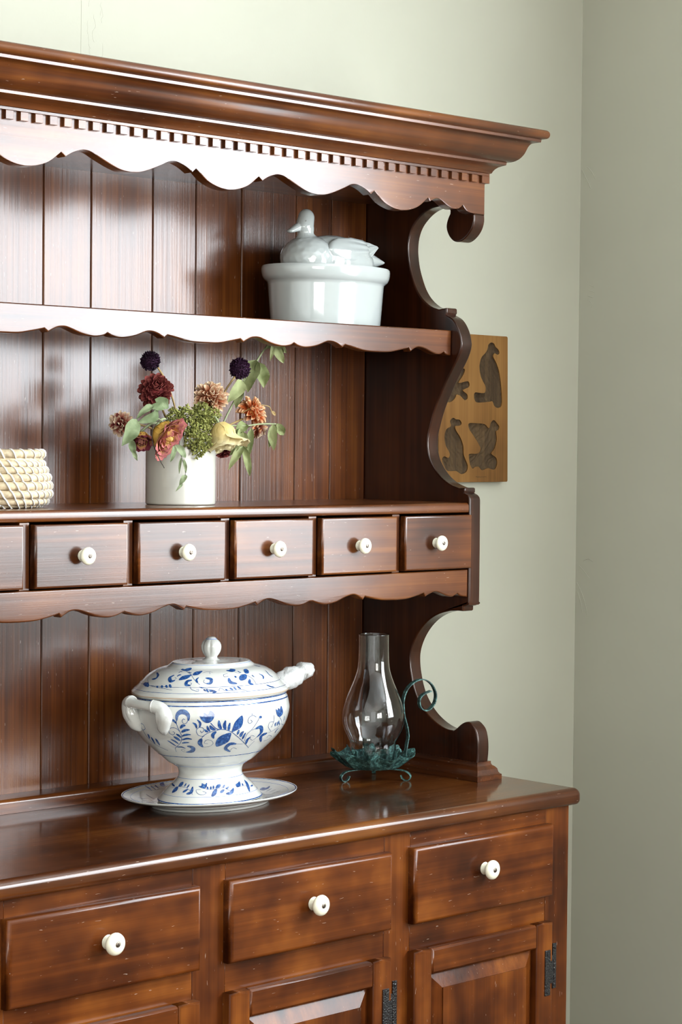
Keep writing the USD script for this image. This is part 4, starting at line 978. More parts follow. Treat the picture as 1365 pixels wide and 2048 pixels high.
PAINT_BOWL = """L0.8:-2.715,131.5 -2.697,140.4 -2.659,144.8 -2.565,155 -2.517,167.2 -2.519,176.7 -2.545,186.6 -2.56,194.7 -2.551,201.4;F8.26:-2.554,198.8 -2.546,208.5 -2.501,213.7 -2.44,212.5 -2.401,206.8 -2.403,199;L0.67:-2.403,200.3 -2.429,195 -2.464,194.3 -2.482,198.3 -2.466,202.2 -2.447,201;F4.26:-2.662,201 -2.599,199.3 -2.556,193.4;F5.06:-2.515,185.3 -2.481,190.2 -2.441,190.9;F4.8:-2.507,178.2 -2.457,181.9 -2.391,183.3;F4:-2.512,170.5 -2.444,173.7 -2.383,173.8;F3.73:-2.527,162.2 -2.444,165.7 -2.377,164.1;F3.46:-2.542,155.1 -2.481,156.6 -2.425,156.7;F4.26:-2.528,167.2 -2.553,172 -2.586,174.9;F5.59:-2.553,160.4 -2.588,165.3 -2.631,169.3;F4.26:-2.595,153 -2.638,159.1 -2.694,163.1;F3.73:-2.651,146.9 -2.704,154.2 -2.754,160.1;L0.67:-2.522,178.9 -2.568,185.1 -2.631,186.3 -2.676,181.9 -2.676,175.3 -2.629,173.2 -2.599,177.1 -2.624,179.2;F3.46:-2.659,144.8 -2.567,145.3 -2.515,141.3;F8.79:-2.533,130.7 -2.432,133.8 -2.392,141.5 -2.425,146.1 -2.476,147.6;L0.53:-2.519,130.8 -2.582,132.3 -2.601,136.7 -2.56,139 -2.537,135.9;P0:-2.266,207.3 -2.219,205.9 -2.21,212.2 -2.163,208.9 -2.14,215.2 -2.098,212.4 -2.083,206 -2.106,199.6 -2.144,195.1 -2.19,195.3 -2.237,200.1;L0.8:-2.129,194.4 -2.096,188.8 -2.047,182.9 -2.013,181.9;F5.59:-2.139,190.3 -2.11,184.7 -2.066,182.3;F4:-2.172,189.8 -2.158,183.5 -2.134,179.1;F3.73:-2.206,183.7 -2.182,180 -2.158,178.5;L0.8:-2.018,182 -2.114,179 -2.183,174.8 -2.234,168.7 -2.269,160.4;F8.26:-2.246,165.5 -2.278,155.1 -2.241,144.9;L0.4:-2.247,145.4 -2.156,146 -2.095,152.4 -2.118,160.6 -2.185,161.9 -2.214,154.9 -2.166,153.7;L0.67:-2.213,170.3 -2.283,172.1 -2.308,181.1 -2.277,186.7 -2.229,186.6 -2.211,182.3 -2.241,177.3 -2.255,181;F3.73:-2.302,185.3 -2.314,192.2 -2.351,195.7;F3.73:-2.268,186.7 -2.256,194.8 -2.293,200.9;L0.93:-3.258,203.4 -3.212,197.4 -3.216,189.2 -3.174,175.6 -3.149,161.6 -3.076,148.3 -2.987,140.5 -2.881,133.2;F4.8:-3.197,194.9 -3.216,200 -3.231,204.4;F5.06:-3.118,160.3 -3.089,167.4 -3.098,170.5;F5.06:-3.065,148.5 -3.048,159.6 -3.043,164.7;F6.13:-2.975,145.8 -2.964,155.4 -2.965,162.3;L0.67:-3.193,189.5 -3.122,187.7 -3.101,180.9 -3.166,177.2;L0.8:-2.125,194.3 -2.082,187.3 -2.033,182.8 -1.944,181.4 -1.86,176.3 -1.801,170.2 -1.702,159 -1.588,146.2 -1.473,133.9;P0:-1.855,176.2 -1.843,186.8 -1.814,196.1 -1.736,204.5 -1.719,192.4 -1.742,183 -1.8,178.6;P0:-1.864,174.8 -1.939,173.2 -2.017,167.5 -2.058,155.8 -2.042,145.1 -1.959,148.3 -1.878,155.9 -1.859,166;F5.33:-1.994,182.5 -2.02,189.7 -2.029,198.5;F5.59:-1.939,181.4 -1.957,189.2 -1.946,197.9;F4.53:-1.898,178.8 -1.897,185.9 -1.889,193.4;F6.13:-2.056,178.6 -2.099,172.9 -2.087,164.7;F4.26:-1.773,169.9 -1.764,174.4 -1.762,179.6;F6.13:-1.713,164.2 -1.714,170.7 -1.69,175.8;F4.26:-1.671,158.5 -1.669,165.3 -1.655,172.3;L0.53:-1.629,154.3 -1.629,168 -1.577,176.5 -1.525,187.2 -1.479,198.8;P0:-1.492,199 -1.481,200.4 -1.453,199.8 -1.446,197.5 -1.464,196.2 -1.484,197.3;F5.59:-1.57,144.9 -1.588,155.5 -1.557,161.9;F7.19:-1.52,177.9 -1.436,180 -1.391,169 -1.435,159.6;L0.4:-1.437,159.9 -1.481,153.7 -1.546,158.3 -1.548,165.1 -1.488,162.5;L0.4:-1.571,176.4 -1.509,178.5;L0.4:-1.539,199.6 -1.586,202.9 -1.64,199.6 -1.651,193 -1.619,189.1 -1.589,192.2 -1.614,195.2;L0.4:-1.598,203.6 -1.601,208.2;F7.99:-1.743,148.6 -1.846,149.6 -1.892,138.3 -1.793,128.3;L0.4:-1.749,148.7 -1.631,146.9;L0.4:-1.803,129.6 -1.774,138.9 -1.696,134.5;L0.53:-1.48,135.1 -1.465,144 -1.441,151.2;P0:-1.191,207.8 -1.151,205.2 -1.127,208.8 -1.093,206.3 -1.051,211.6 -1.02,205.1 -1.008,196.9 -1.084,192.7 -1.164,198.1;F3.46:-1.128,176.6 -1.15,181.3 -1.132,183.8;F3.2:-1.076,176.4 -1.098,181.8 -1.096,184.6;F3.2:-1.014,177.5 -1.066,182.7 -1.071,186.3;L0.4:-0.95,177.8 -0.663,168.7;L0.4:-1.197,168.7 -1.289,177.9 -1.283,186.3 -1.203,186.4;L0.4:-1.208,178 -1.22,176.7 -1.203,186.4 -1.222,197.7;F7.46:-1.254,165 -1.357,160.2 -1.271,145.7;F3.2:-0.989,171 -1.028,165.5 -1.016,160.4;F2.4:-0.923,192 -0.91,187 -0.903,182.6;L0.4:-1.084,192.7 -0.974,181.1 -1.073,171.1 -1.23,165.3;L0.4:-1.213,146.8 -1.098,148.1 -1.07,154.7 -1.188,158.7 -1.189,153.6"""
PAINT_LID = """P0:-2.643,44.1 -2.617,54 -2.519,57.7 -2.463,57.8 -2.5,48.3 -2.577,44.3;P0:-2.449,57.8 -2.428,68.9 -2.299,72.2 -2.332,60.2 -2.392,56.7;P0:-2.799,75.6 -2.812,81 -2.732,79.4 -2.703,83.3 -2.588,84.3 -2.579,73.5 -2.652,71.4;F6.66:-2.787,55.7 -2.835,48.6 -2.764,40.3 -2.699,42.9;L0.53:-2.71,43.8 -2.7,47.5 -2.739,49.3;F3.73:-2.657,57.6 -2.701,55.8 -2.706,51.9;F2.4:-2.696,67.7 -2.746,67.3 -2.746,62.7;F2.4:-2.568,68.5 -2.508,64 -2.491,65.5;F6.13:-2.42,44.1 -2.492,41.1 -2.486,33.7 -2.42,32.7;L0.4:-2.427,33 -2.41,36.2 -2.43,37.8;F6.13:-2.215,49.1 -2.129,45.9 -2.134,37.4 -2.195,36.4;L0.4:-2.195,36.4 -2.237,39.3 -2.229,44.4;F3.73:-2.32,37.8 -2.354,44.6 -2.325,50.7;L0.4:-2.46,56.7 -2.394,46.5 -2.334,39.5 -2.288,34.2;L0.4:-2.635,71.5 -2.545,63.9 -2.454,57.1;L0.4:-2.272,65.5 -2.218,68.6 -2.16,68.4 -2.102,66.4;L0.4:-2.16,68.4 -2.143,59.7;F2.4:-2.277,28.9 -2.233,26.8;F2.66:-2.227,24.7 -2.196,20;F3.46:-2.19,24.6 -2.16,17.5;F3.46:-2.148,22.8 -2.123,18.4;F4:-2.059,19 -2.103,15.5;L0.4:-2.421,29.8 -2.389,24.1 -2.3,20 -2.294,24 -2.324,23.2;L0.53:-2.289,29.4 -2.18,25.3 -2.057,19;F3.2:-2.979,28.8 -2.929,25.3;F4:-2.896,30.6 -2.845,26;F4:-2.819,31.8 -2.764,26.6;F4.26:-2.764,33.8 -2.702,27;L0.53:-3.178,28.8 -3.043,27 -2.873,25.3 -2.67,22.2;P0:-3.371,28.8 -3.338,32.7 -3.221,32.5 -3.14,25.1 -3.256,25.3;L0.53:-3.221,32.5 -3.352,39.4 -3.387,46.3 -3.357,57.9 -3.203,55.4;F5.33:-3.225,41 -3.128,43.9 -3.162,51.5 -3.3,56.4;F4.53:-3.474,59.8 -3.629,70.1 -3.445,76;L0.53:-3.261,56.9 -3.305,67.9 -3.191,78.1;P0:-1.677,46.3 -1.626,51.9 -1.54,54.1 -1.514,50.4 -1.573,41.4 -1.674,39.1;P0:-1.443,69.7 -1.361,69.8 -1.412,58.1 -1.489,54.5 -1.506,59.6;P0:-1.828,72.3 -1.759,73.2 -1.698,78.3 -1.623,73 -1.684,65.1 -1.764,64.6;F6.66:-1.849,47 -1.84,37.2 -1.745,33.6;F3.73:-1.733,51.4 -1.729,48.4 -1.727,46.4;L0.4:-1.844,52 -1.912,50.5 -1.913,57 -1.841,58.8;F5.59:-1.506,40.6 -1.543,32.5 -1.494,29;F3.73:-1.233,50.5 -1.198,43.6 -1.247,37.4;F2.4:-1.412,50 -1.407,47.2 -1.394,44.2;F2.66:-1.613,65.6 -1.607,61.6 -1.569,60;F3.73:-0.849,81.9 -0.861,73.7 -0.781,70.4;F2.4:-0.931,57.1 -0.995,44.2 -0.951,37.4;L0.4:-1.691,63.7 -1.611,55 -1.523,51.6 -1.45,39.9 -1.443,29.5;P0:-2.143,23.6 -2.072,20.8 -2.083,18.3 -2.143,19.5;F3.73:-2.108,15.5 -2.052,19;F2.93:-1.932,23.5 -1.907,19.3;F3.46:-1.871,25.4 -1.831,20.3;F3.2:-1.812,26.6 -1.787,20.7;F3.2:-1.755,27.7 -1.718,21.6;L0.4:-2.021,20.5 -2.008,25.3 -1.967,23.4 -1.95,20;L0.4:-1.95,20 -1.836,19 -1.723,21.2 -1.629,14.2;F2.93:-1.265,24.2 -1.203,19.7;F2.93:-1.234,20.2 -1.137,16.5"""
PAINT_FOOT = """P0:-2.437,40.7 -2.364,41.7 -2.362,47.5 -2.275,44.7 -2.222,48.3 -2.221,38.8 -2.294,35.5;P0:-2.105,20.3 -2.055,30.5 -1.968,33.6 -1.989,24.5 -2.055,19.2;P0:-2,34.7 -1.951,42.5 -1.851,43.5 -1.891,36.6;L0.49:-2.277,35.8 -2.155,33.3 -1.985,33.7 -1.805,35 -1.685,28.5 -1.592,23.4;L0.49:-2.36,33.7 -2.463,32.8 -2.407,25.7 -2.29,22.8 -2.216,26.8 -2.301,29.9;F3.22:-2.182,33.4 -2.201,39.8;F3.22:-2.114,33.1 -2.114,40.1;F3.22:-2.053,34.1 -2.047,41.5;F3.46:-1.816,35 -1.747,41.8;F3.46:-1.751,32 -1.656,36.8;F4.95:-1.905,25.3 -1.8,31.2;F5.94:-1.782,22.4 -1.664,23.3 -1.555,31.7;P0:-3.107,23.5 -3.141,32.3 -3.045,37.9 -2.987,29.1;P0:-3.045,37.9 -3.084,46.1 -2.974,48.2 -2.932,39.8;L0.49:-3.256,32.6 -3.036,37.3 -2.756,36.6 -2.57,28.3 -2.522,23.4;F3.46:-2.83,38.8 -2.85,46.4;F3.46:-2.73,36.1 -2.723,44.5;F4.95:-2.789,27 -2.685,33.8;F5.94:-2.677,24.4 -2.57,28.3 -2.591,39.8;F3.22:-3.185,36.6 -3.506,40.4;P0:-1.437,38.5 -1.347,40.9 -1.226,43.9 -1.308,34.4 -1.442,32.2;P0:-0.97,44 -0.946,36.1 -1.144,18.1 -1.122,30.2;L0.49:-1.345,33.3 -1.165,32.5 -1.007,25.3;F2.97:-1.239,33.5 -1.183,38.6;F2.97:-0.959,27.8 -0.775,28.3"""
PAINT_PLATE = """P0:1.668,87.4 1.606,89.8 1.67,71.8 1.709,76.5;F3.46:1.908,88 1.916,78.6 1.985,62.8;F2.97:1.826,85.3 1.885,65.4;F2.97:1.757,85 1.808,66.9;L0.49:2.073,69.5 1.946,64 1.717,65.9;P0:0.036,45.5 0.062,54.2 -0.02,55.5 -0.007,64.2 -0.105,54.2 -0.084,45.1;F2.47:-0.209,44.7 -0.171,57.8;F2.47:-0.351,45.4 -0.322,59.6;F2.47:-0.532,47.8 -0.542,64.5;L0.74:-0.348,32.2 -0.603,45.1 -0.523,55.6 -0.46,65.4;F2.47:-0.716,35.7 -0.909,59.2"""
GB, GL, GP = Glaze(BOWL), Glaze(LID), Glaze(PLATE)


def turned(prof_pts, n=128): 
    v, f = arr(lathe(prof_pts, n)); return v * [A1, B1, 1] + [CX, CY, 0], f


UP = thing("underplate", "oval blue and white underplate beneath the soup tureen on the worktop", "plate", (CX, CY, ZT))
pl = [(0, 0.9012), (0.092, 0.9012), (0.0985, 0.9005), (0.1015, 0.9005), (0.1025, 0.9030), (0.1040, 0.9060), (0.1200, 0.9098), (0.1420, 0.9158), (0.1490, 0.9182), (0.1512, 0.9200), (0.1517, 0.9215)] + [tuple(p) for p in spline(PLATE, 3)[::-1]] + [(0, 0.9083)]
part("dish", turned(pl), CHINA, UP, smooth=50)
part("rim_line", GP.band(GP.s[-1] - 0.0022, 0.0018, -0.0003), BLUE, UP, smooth=True, flip=False)
part("rim_line", GP.band(GP.s[-1] - 0.0160, 0.0007, -0.0003), PALEBLUE, UP, smooth=True, flip=False)
pp = strokes(PAINT_PLATE)
part("painted_sprigs", cat([paint(GP, pp, 0.13, 0.0, -0.0003), paint(GP, pp, 0.13, PI, -0.0003)]), BLUE, UP, smooth=True, kind="stuff", flip=False)

TU = thing("soup_tureen", "white soup tureen painted with blue flowers, standing on its underplate", "tureen", (CX, CY, 0.9086))
bw = [(0, 0.9120), (0.070, 0.9115), (0.0800, 0.9090)] + [tuple(p) for p in spline(BOWL, 4)] + [(0.1285, 1.0915), (0.1270, 1.0850), (0.1300, 1.0600), (0.1200, 1.0350), (0.0900, 1.0050), (0, 0.9900)]
bowl = part("bowl", turned(bw), CHINA, TU, smooth=50)
for s, w in ((0.2302, 0.0019), (0.2228, 0.0021), (0.1153, 0.0018)): part("painted_band", GB.band(s, w), BLUE, bowl, smooth=True, flip=False)
for s, w in ((0.0813, 0.0007), (0.0550, 0.0008), (0.0181, 0.0007), (0.0045, 0.0020)): part("painted_band", GB.band(s, w), PALEBLUE if w < 0.001 else BLUE, bowl, smooth=True, flip=False)
pb, pf_, pl_ = strokes(PAINT_BOWL), strokes(PAINT_FOOT), strokes(PAINT_LID)
part("painted_flowers", cat([paint(GB, pb, 0.13), paint(GB, pb, 0.13, PI)]), BLUE, bowl, smooth=True, kind="stuff", flip=False)
part("painted_foot_sprigs", cat([paint(GB, pf_, 0.07, k * PI) for k in range(2)]), BLUE, bowl, smooth=True, kind="stuff", flip=False)
ld = [(0, 1.0990), (0.120, 1.0960), (0.128, 1.0925)] + [tuple(p) for p in spline(LID, 4)] + [(0, 1.1492)]
lidp = part("lid", turned(ld), CHINA, TU, smooth=50, label="domed lid with a bud knob")
for s, w in ((0.0284, 0.0007), (0.0151, 0.0008)): part("painted_band", GL.band(s, w), BLUE, lidp, smooth=True, flip=False)
part("painted_band", GL.band(0.1331 - 0.0420, 0.0009), PALEBLUE, lidp, smooth=True, flip=False)
part("clay_line", GL.band(0.0045, 0.0014), RIMBROWN, lidp, smooth=True, flip=False)
part("painted_flowers", cat([paint(GL, pl_, 0.12), paint(GL, pl_, 0.12, PI)]), BLUE, lidp, smooth=True, kind="stuff", flip=False)
# bud knob: eight soft lobes closing on a blue button
kp = [(0.0185, 1.1480), (0.0150, 1.1495), (0.0110, 1.1520), (0.0105, 1.1545), (0.0130, 1.1580), (0.0160, 1.1630), (0.0176, 1.1690), (0.0174, 1.1745), (0.0150, 1.1800), (0.0105, 1.1840), (0.0080, 1.1848), (0, 1.1850)]
part("lid_knob", lathe([tuple(p) for p in spline(kp, 3)], 96, (CX, CY, 0), mod=lambda th, j: 1 - 0.085 * np.abs(np.sin(th * 3.5 + 0.5)) ** 6 * math.sin(PI * min(max((j - 8) / 22, 0), 1))), CHINA, lidp, smooth=True)
part("knob_button", lathe([(0.0088, 1.1843), (0.0086, 1.1860), (0.0060, 1.1882), (0, 1.1890)], 32, (CX, CY, 0)), CHINA, lidp, smooth=50)
part("knob_ring", lathe([(0.0092, 1.1838), (0.0098, 1.1846), (0.0092, 1.1856), (0.0084, 1.1850), (0.0092, 1.1838)], 32, (CX, CY, 0)), PALEBLUE, lidp, smooth=50)


# branch handles: a bar standing off the bowl, each end turning down into a pressed leaf
def handle(sx, twist):
    def on(th, z, off=0.0):
        rr = np.interp(z, [p[1] for p in BOWL[8:]], [p[0] for p in BOWL[8:]]) + off
        return np.array([CX + sx * A1 * rr * math.cos(th), CY + B1 * rr * math.sin(th), z])
    pieces = []
    x0 = CX + sx * (A1 * 0.136 + 0.009)
    bar = spline([(x0 + sx * 0.001, CY - 0.023, 1.0835), (x0 + sx * 0.0045, CY - 0.010, 1.0840), (x0 + sx * 0.0045, CY + 0.012, 1.0850), (x0 + sx * 0.002, CY + 0.027, 1.0870)], 6)
    u = np.linspace(0, 1, len(bar)); pieces.append(tube(bar, 0.0078 + 0.0038 * np.abs(2 * u - 1) ** 3, 14))
    for s, zt, th in ((-1, 1.0350, 0.30), (1, 1.0370, 0.24)):
        end = bar[0] if s < 0 else bar[-1]
        p = spline([end + np.array([sx * 0.001, 0.004 * -s, 0.001]), end + np.array([-sx * 0.006, s * 0.009, -0.004]), on(s * (th + 0.04), 1.068, 0.010), on(s * th, 1.050, 0.006), on(s * (th - 0.03), zt, 0.001)], 6)
        uu = np.linspace(0, 1, len(p))
        pieces.append(tube(p, np.interp(uu, [0, 0.25, 0.55, 0.8, 1], [0.0105, 0.0125, 0.0135, 0.0105, 0.002]), 14))
        for dth in (-0.055, 0.055):   # leaf ribs
            q = spline([end + np.array([-sx * 0.004, s * 0.007, 0.006]), on(s * (th + 0.04) + dth, 1.070, 0.017), on(s * th + dth * 0.8, 1.052, 0.0115), on(s * (th - 0.03), zt + 0.002, 0.002)], 5)
            pieces.append(tube(q, np.interp(np.linspace(0, 1, len(q)), [0, 0.3, 1], [0.003, 0.0046, 0.001]), 10))
    ms = []
    for v, f in pieces:
        if trimesh.Trimesh(v, f, process=False).volume < 0: f = f[:, ::-1]
        ms.append(manifold3d.Manifold(manifold3d.Mesh(np.asarray(v, np.float32), np.asarray(f, np.uint32))))
    m = manifold3d.Manifold.batch_boolean(ms, manifold3d.OpType.Add).refine_to_length(0.003)
    v, f = arr(m); t = trimesh.Trimesh(v, f); trimesh.smoothing.filter_taubin(t, iterations=8)
    q = np.array(t.vertices) - [CX, CY, 0]; q[:, 0] /= A1; q[:, 1] /= B1
    q[:, :2] = q[:, :2] @ np.array([[math.cos(twist), math.sin(twist)], [-math.sin(twist), math.cos(twist)]])
    q[:, 0] *= A1; q[:, 1] *= B1; t.vertices = q + [CX, CY, 0]
    return t


for sx, tw in ((-1, 0.12), (1, 0.45)): part("handle", handle(sx, tw), CHINA, bowl, smooth=True, label="moulded branch handle with leaf ends")

# ladle handle wrapped in clear film, poking out of the lid's notch
FILM = mat("clear_plastic_film", {"tc": ("texture_coordinate", {}), "n": ("noise_texture", {"scale": 170.0, "detail": 3.0}), "b": ("bump", {"strength": 0.8, "distance": 0.003}),
                                  "d": ("principled_bsdf", {"base_color": (0.80, 0.81, 0.80), "roughness": 0.14, "coat_weight": 0.5}), "t": ("transparent_bsdf", {"color": (0.95, 0.95, 0.95)}), "m": ("mix_closure", {"fac": 0.42})},
           [("tc.object", "n.vector"), ("n.fac", "b.height"), ("b.normal", "d.normal"), ("d.BSDF", "m.closure1"), ("t.BSDF", "m.closure2")], "m.closure")
LA = thing("soup_ladle", "white ladle handle wrapped in clear film, sticking out of the tureen at the right", "ladle", (0.186, CY, 1.10))
lp = spline([(0.186, CY, 1.0970), (0.205, CY - 0.001, 1.1030), (0.228, CY - 0.002, 1.1100), (0.247, CY - 0.003, 1.1160), (0.262, CY - 0.004, 1.1165)], 6)
uu = np.linspace(0, 1, len(lp))
part("ladle_handle", tube(lp, np.interp(uu, [0, 0.3, 0.6, 0.75, 0.9, 1], [0.009, 0.010, 0.009, 0.010, 0.008, 0.003]), 16), CHINA, LA, smooth=True)
wrapv, wrapf = tube(spline([(0.1865, CY, 1.0965), (0.205, CY - 0.001, 1.1020), (0.228, CY - 0.002, 1.1090), (0.247, CY - 0.003, 1.1155), (0.268, CY - 0.004, 1.1175)], 9), np.interp(np.linspace(0, 1, 37), [0, 0.12, 0.36, 0.56, 0.63, 0.70, 0.82, 0.95, 1], [0.0150, 0.0185, 0.0200, 0.0165, 0.0135, 0.0165, 0.0150, 0.0085, 0.003]), 28)
wt_ = trimesh.Trimesh(wrapv, wrapf, process=False)
wt_.vertices += wt_.vertex_normals * ((meshkit.fbm(wt_.vertices * 95.0, 3) - 0.5) * 0.0075)[:, None]
part("plastic_wrap", wt_, FILM, LA, smooth=True, label="crinkled clear film")
part("wrap_tie", tube([(0.2385 + 0.0008 * math.sin(a * 3), CY - 0.0025 + 0.0150 * math.cos(a), 1.1128 + 0.0150 * math.sin(a)) for a in np.linspace(0, 2 * PI, 24, endpoint=False)], 0.0015, 6, closed=True), FILM, LA, smooth=True)

# ------------------------------------------------------------------ hurricane lamp
VERD = mat("verdigris_iron", {"tc": ("texture_coordinate", {}), "n": ("noise_texture", {"scale": 130.0, "detail": 5.0, "roughness": 0.7}), "r": ("rgb_ramp", {"ramp": [(0.35, (0.006, 0.022, 0.020)), (0.50, (0.018, 0.060, 0.055)), (0.62, (0.11, 0.26, 0.24))]}), "b": ("bump", {"strength": 0.4, "distance": 0.001}),
                              "p": ("principled_bsdf", {"roughness": 0.5, "metallic": 0.15})}, [("tc.object", "n.vector"), ("n.fac", "r.fac"), ("r.color", "p.base_color"), ("n.fac", "b.height"), ("b.normal", "p.normal")])
GLASS = mat("clear_glass", {"p": ("principled_bsdf", {"base_color": (0.93, 0.94, 0.94), "roughness": 0.0, "ior": 1.48, "transmission_weight": 1.0})})
LC = np.array([0.4327, 0.3018, ZT])
HL = thing("hurricane_lamp", "verdigris iron candle holder with scrolled handle on three feet, beside the soup tureen", "lamp", LC)
n = 200; fl = 10
th = np.linspace(0, 2 * PI, n, endpoint=False)


def saucer(off):
    rings = []
    sq = np.tanh(2.0 * np.sin(th * fl)) / np.tanh(2.0)
    for k in range(17):
        u = k / 16
        r = 0.006 + 0.071 * u; lift = max(0, (u - 0.58) / 0.42); p_ = lift ** 0.55
        z = 0.0225 + off + 0.0265 * lift
        rr = r + p_ * 0.0058 * sq
        tt = th + 0.07 * p_ * np.cos(th * fl)
        rings.append(np.column_stack([LC[0] + rr * np.cos(tt), LC[1] + rr * np.sin(tt), LC[2] + z + p_ * 0.0048 * np.sin(th * fl - 1.0)]))
    return np.array(rings)


A_, B_ = saucer(0.0), saucer(0.0011)
V = np.vstack([A_.reshape(-1, 3), B_.reshape(-1, 3)]); K = 17; i = np.arange(n); ni = np.roll(i, -1); F = []
for j in range(K - 1):
    a, b = j * n, (j + 1) * n; o = K * n
    F += [np.column_stack([a + i, b + ni, a + ni]), np.column_stack([a + i, b + i, b + ni]), np.column_stack([o + a + i, o + a + ni, o + b + ni]), np.column_stack([o + a + i, o + b + ni, o + b + i])]
e = (K - 1) * n; o = K * n
F += [np.column_stack([e + i, o + e + ni, e + ni]), np.column_stack([e + i, o + e + i, o + e + ni]), np.column_stack([i, ni, o + ni]), np.column_stack([i, o + ni, o + i])]
part("pleated_saucer", (V, np.vstack(F)), VERD, HL, smooth=45, label="pleated sheet-metal saucer")
part("saucer_boss", lathe([(0, 0.0175), (0.012, 0.0180), (0.013, 0.0225), (0.012, 0.0255), (0, 0.0260)], 32, LC), VERD, HL)
part("candle_cup", lathe([(0.0, 0.0245), (0.0125, 0.0245), (0.0130, 0.0260), (0.0130, 0.0520), (0.0122, 0.0520), (0.0118, 0.0300), (0, 0.0300)], 36, LC), VERD, HL, smooth=45)


def strip(P, wdir, w, t):
    """Flat iron strip: width w along wdir, thickness t, following P."""
    P = np.asarray(P, float); wd = np.asarray(wdir, float); wd /= np.linalg.norm(wd)
    T_ = np.gradient(P, axis=0); T_ /= np.linalg.norm(T_, axis=1, keepdims=True)
    Nn = np.cross(T_, wd); Nn /= np.linalg.norm(Nn, axis=1, keepdims=True)
    c = [(-w / 2, -t / 2), (w / 2, -t / 2), (w / 2, t / 2), (-w / 2, t / 2)]
    V = np.vstack([np.stack([p + wd * a + nn * b for a, b in c]) for p, nn in zip(P, Nn)])
    F = []
    for j in range(len(P) - 1):
        for q in range(4): F.append([j * 4 + q, j * 4 + (q + 1) % 4, j * 4 + 4 + (q + 1) % 4, j * 4 + 4 + q])
    m = len(P) * 4
    F += [[3, 2, 1, 0], [m - 4, m - 3, m - 2, m - 1]]
    return V, F


def radial(ang, pts, n=6):
    return [LC + np.array([math.cos(ang) * r, math.sin(ang) * r, z]) for r, z in spline(pts, n)]


for a in (172, -59, 44):
    a = math.radians(a)
    part("foot", strip(radial(a, [(0.010, 0.0195), (0.035, 0.0200), (0.055, 0.0195), (0.066, 0.0165), (0.0725, 0.0100), (0.0705, 0.0030), (0.0640, 0.0008), (0.0570, 0.0040), (0.0540, 0.0100)]), (-math.sin(a), math.cos(a), 0), 0.0072, 0.0016), VERD, HL, smooth=30)
for a in (182, 300, 62):
    a = math.radians(a)
    part("glass_clip", strip(radial(a, [(0.030, 0.0265), (0.044, 0.0270), (0.0452, 0.0330), (0.0450, 0.0480), (0.0462, 0.0560), (0.0495, 0.0590), (0.0530, 0.0570), (0.0540, 0.0530)]), (-math.sin(a), math.cos(a), 0), 0.0085, 0.0010), VERD, HL, smooth=30)
HX = [(920, 1440), (935, 1330), (950, 1240), (945, 1170), (928, 1090), (903, 1000), (893, 910), (893, 830), (915, 745), (965, 670), (1045, 617), (1125, 612), (1200, 660), (1245, 740), (1255, 810), (1235, 885), (1180, 945), (1118, 948), (1075, 890), (1078, 815), (1125, 768), (1200, 740)]
a = math.radians(-20)
part("handle", strip(radial(a, [((x - 565) / 5.46 / 1074 / 0.92, 1.170 - (y - 95) * 1.705e-4 - ZT) for x, y in HX], 5), (-math.sin(a), math.cos(a), 0), 0.0115, 0.0019), VERD, HL, smooth=30, label="scrolled strip handle")

CH = thing("lamp_chimney", "clear glass lamp chimney standing in the iron candle holder", "glass chimney", LC + [0, 0, 0.0262])
op = spline([(0.0420, 0.0264), (0.0424, 0.0300), (0.0425, 0.0560), (0.0434, 0.0690), (0.0475, 0.0800), (0.0530, 0.0960), (0.0557, 0.1120), (0.0548, 0.1280), (0.0500, 0.1490), (0.0440, 0.1660), (0.0380, 0.1810), (0.0330, 0.1960), (0.0302, 0.2080), (0.0288, 0.2230), (0.0282, 0.2450), (0.0283, 0.2680), (0.0286, 0.2694)], 6)
op[:, 0] *= 1.0 + 0.04 * np.clip((op[:, 1] - 0.070) / 0.02, 0, 1) * np.clip((0.20 - op[:, 1]) / 0.08, 0, 1)
inn = op.copy(); inn[:, 0] -= 0.0016
ring = [tuple(p) for p in op] + [(0.0285, 0.2702), (0.0277, 0.2704), (0.0270, 0.2698)] + [tuple(p) for p in inn[::-1]] + [tuple(op[0])]
part("chimney", lathe(ring, 72, LC), GLASS, CH, smooth=True)

# ------------------------------------------------------------------ carved mould board on the wall
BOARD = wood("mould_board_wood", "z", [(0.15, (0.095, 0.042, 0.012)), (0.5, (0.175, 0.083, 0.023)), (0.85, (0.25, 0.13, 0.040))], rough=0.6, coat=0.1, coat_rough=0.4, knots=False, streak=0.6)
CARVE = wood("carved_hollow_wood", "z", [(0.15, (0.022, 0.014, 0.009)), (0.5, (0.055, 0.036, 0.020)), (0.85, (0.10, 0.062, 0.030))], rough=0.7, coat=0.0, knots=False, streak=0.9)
yb0 = 0.4865


def bx(X, Y): return (0.9926 + 0.005 * (Y - 80) / 1750 - (820 - X) * 2.52e-4, 1.7507 - (Y - 80) * 1.7377e-4)


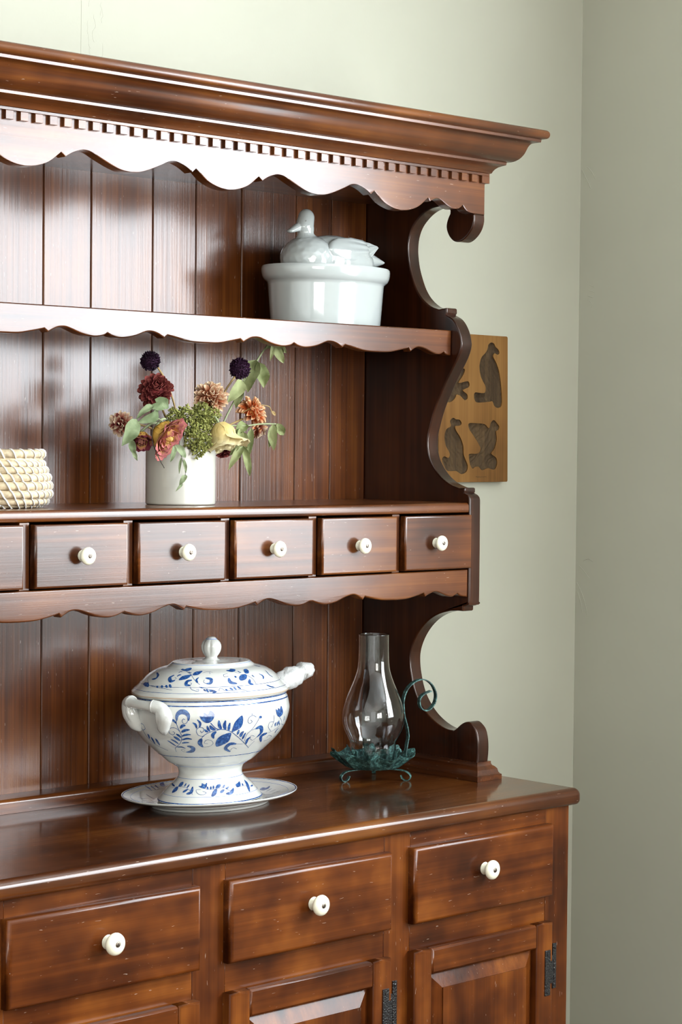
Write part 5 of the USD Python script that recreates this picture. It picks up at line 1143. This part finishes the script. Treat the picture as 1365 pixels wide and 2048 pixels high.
MB = thing("mould_board", "brown wooden mould board carved with hollow birds, hanging on the wall behind the scrolled side", "mould board", (0.89, YB, 1.4466))
birds = [
    [(585, 190), (620, 162), (655, 175), (675, 215), (705, 240), (720, 280), (700, 305), (660, 290), (645, 330), (680, 400), (715, 500), (735, 620), (745, 720), (752, 870), (735, 930), (690, 940), (655, 915), (635, 865), (600, 870), (470, 885), (425, 865), (413, 800), (430, 765), (500, 770), (545, 760), (550, 690), (525, 640), (490, 560), (478, 450), (500, 350), (550, 290), (575, 240)],
    [(130, 1110), (165, 1072), (200, 1090), (245, 1095), (265, 1140), (235, 1165), (190, 1170), (200, 1220), (250, 1300), (285, 1400), (290, 1500), (310, 1560), (340, 1640), (320, 1710), (260, 1735), (205, 1700), (140, 1700), (90, 1690), (60, 1640), (35, 1570), (60, 1525), (110, 1545), (125, 1490), (80, 1400), (65, 1300), (85, 1210), (140, 1170)],
    [(350, 1135), (440, 1130), (540, 1140), (580, 1180), (600, 1180), (615, 1120), (650, 1088), (690, 1125), (718, 1165), (705, 1210), (680, 1225), (688, 1320), (660, 1430), (620, 1490), (680, 1540), (692, 1610), (670, 1675), (630, 1680), (580, 1665), (510, 1690), (470, 1650), (430, 1650), (395, 1670), (365, 1620), (350, 1520), (365, 1495), (460, 1490), (490, 1440), (470, 1380), (400, 1270), (355, 1200)],
    [(230, 660), (330, 635), (358, 660), (350, 705), (280, 745), (330, 790), (335, 840), (300, 860), (250, 810), (205, 800), (190, 840), (130, 890), (60, 860), (40, 700), (100, 560), (200, 500), (300, 490), (285, 565)],
]
outl = sg.Polygon([bx(-5, 78), bx(820, 80), bx(820, 1830), bx(-5, 1832)]).buffer(-0.0035).buffer(0.0035, quad_segs=4)
holes = [sg.Polygon(spline([bx(*p) for p in b], 3, closed=True)).buffer(0) for b in birds]
face = outl.difference(unary_union(holes))


def slab(pg, y0, y1):
    m = trimesh.creation.extrude_polygon(pg, y1 - y0)
    v = np.array(m.vertices); return np.column_stack([v[:, 0], y0 + v[:, 2], v[:, 1]]), np.array(m.faces)


bd = part("board", slab(face, yb0, yb0 + 0.0085), BOARD, MB, smooth=False)
part("board_back", slab(outl, yb0 + 0.0085, yb0 + 0.0150), BOARD, bd, smooth=False)
part("hanger", box(0.86, 0.92, yb0 + 0.0150, YB - 0.0004, 1.66, 1.69), BOARD, MB)
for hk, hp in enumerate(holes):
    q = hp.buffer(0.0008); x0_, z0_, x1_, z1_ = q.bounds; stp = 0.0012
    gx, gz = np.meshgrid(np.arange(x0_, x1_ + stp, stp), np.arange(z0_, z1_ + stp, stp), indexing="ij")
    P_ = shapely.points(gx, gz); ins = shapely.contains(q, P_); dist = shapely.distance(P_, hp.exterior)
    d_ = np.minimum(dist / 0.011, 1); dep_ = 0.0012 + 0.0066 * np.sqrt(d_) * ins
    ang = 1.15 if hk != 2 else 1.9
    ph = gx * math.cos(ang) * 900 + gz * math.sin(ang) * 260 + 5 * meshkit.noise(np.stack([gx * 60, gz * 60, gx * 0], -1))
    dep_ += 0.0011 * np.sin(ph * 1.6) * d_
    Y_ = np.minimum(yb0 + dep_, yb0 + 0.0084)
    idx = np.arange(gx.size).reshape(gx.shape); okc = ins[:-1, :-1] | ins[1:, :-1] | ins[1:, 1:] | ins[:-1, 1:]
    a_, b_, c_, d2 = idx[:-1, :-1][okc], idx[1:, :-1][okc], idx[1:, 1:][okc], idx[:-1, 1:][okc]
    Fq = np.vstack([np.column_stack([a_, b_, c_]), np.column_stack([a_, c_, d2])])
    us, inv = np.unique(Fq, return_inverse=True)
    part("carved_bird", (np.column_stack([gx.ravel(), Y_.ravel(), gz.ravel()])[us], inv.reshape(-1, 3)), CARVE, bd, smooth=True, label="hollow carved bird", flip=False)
sgn = spline([bx(*p) for p in [(432, 1768), (445, 1762), (450, 1776), (462, 1764), (470, 1775), (480, 1766), (492, 1774), (505, 1767), (520, 1772), (540, 1768), (562, 1770)]], 4)
part("scratched_mark", tube([(x_, yb0, z_) for x_, z_ in sgn], 0.00035, 5), CARVE, bd, smooth=True)
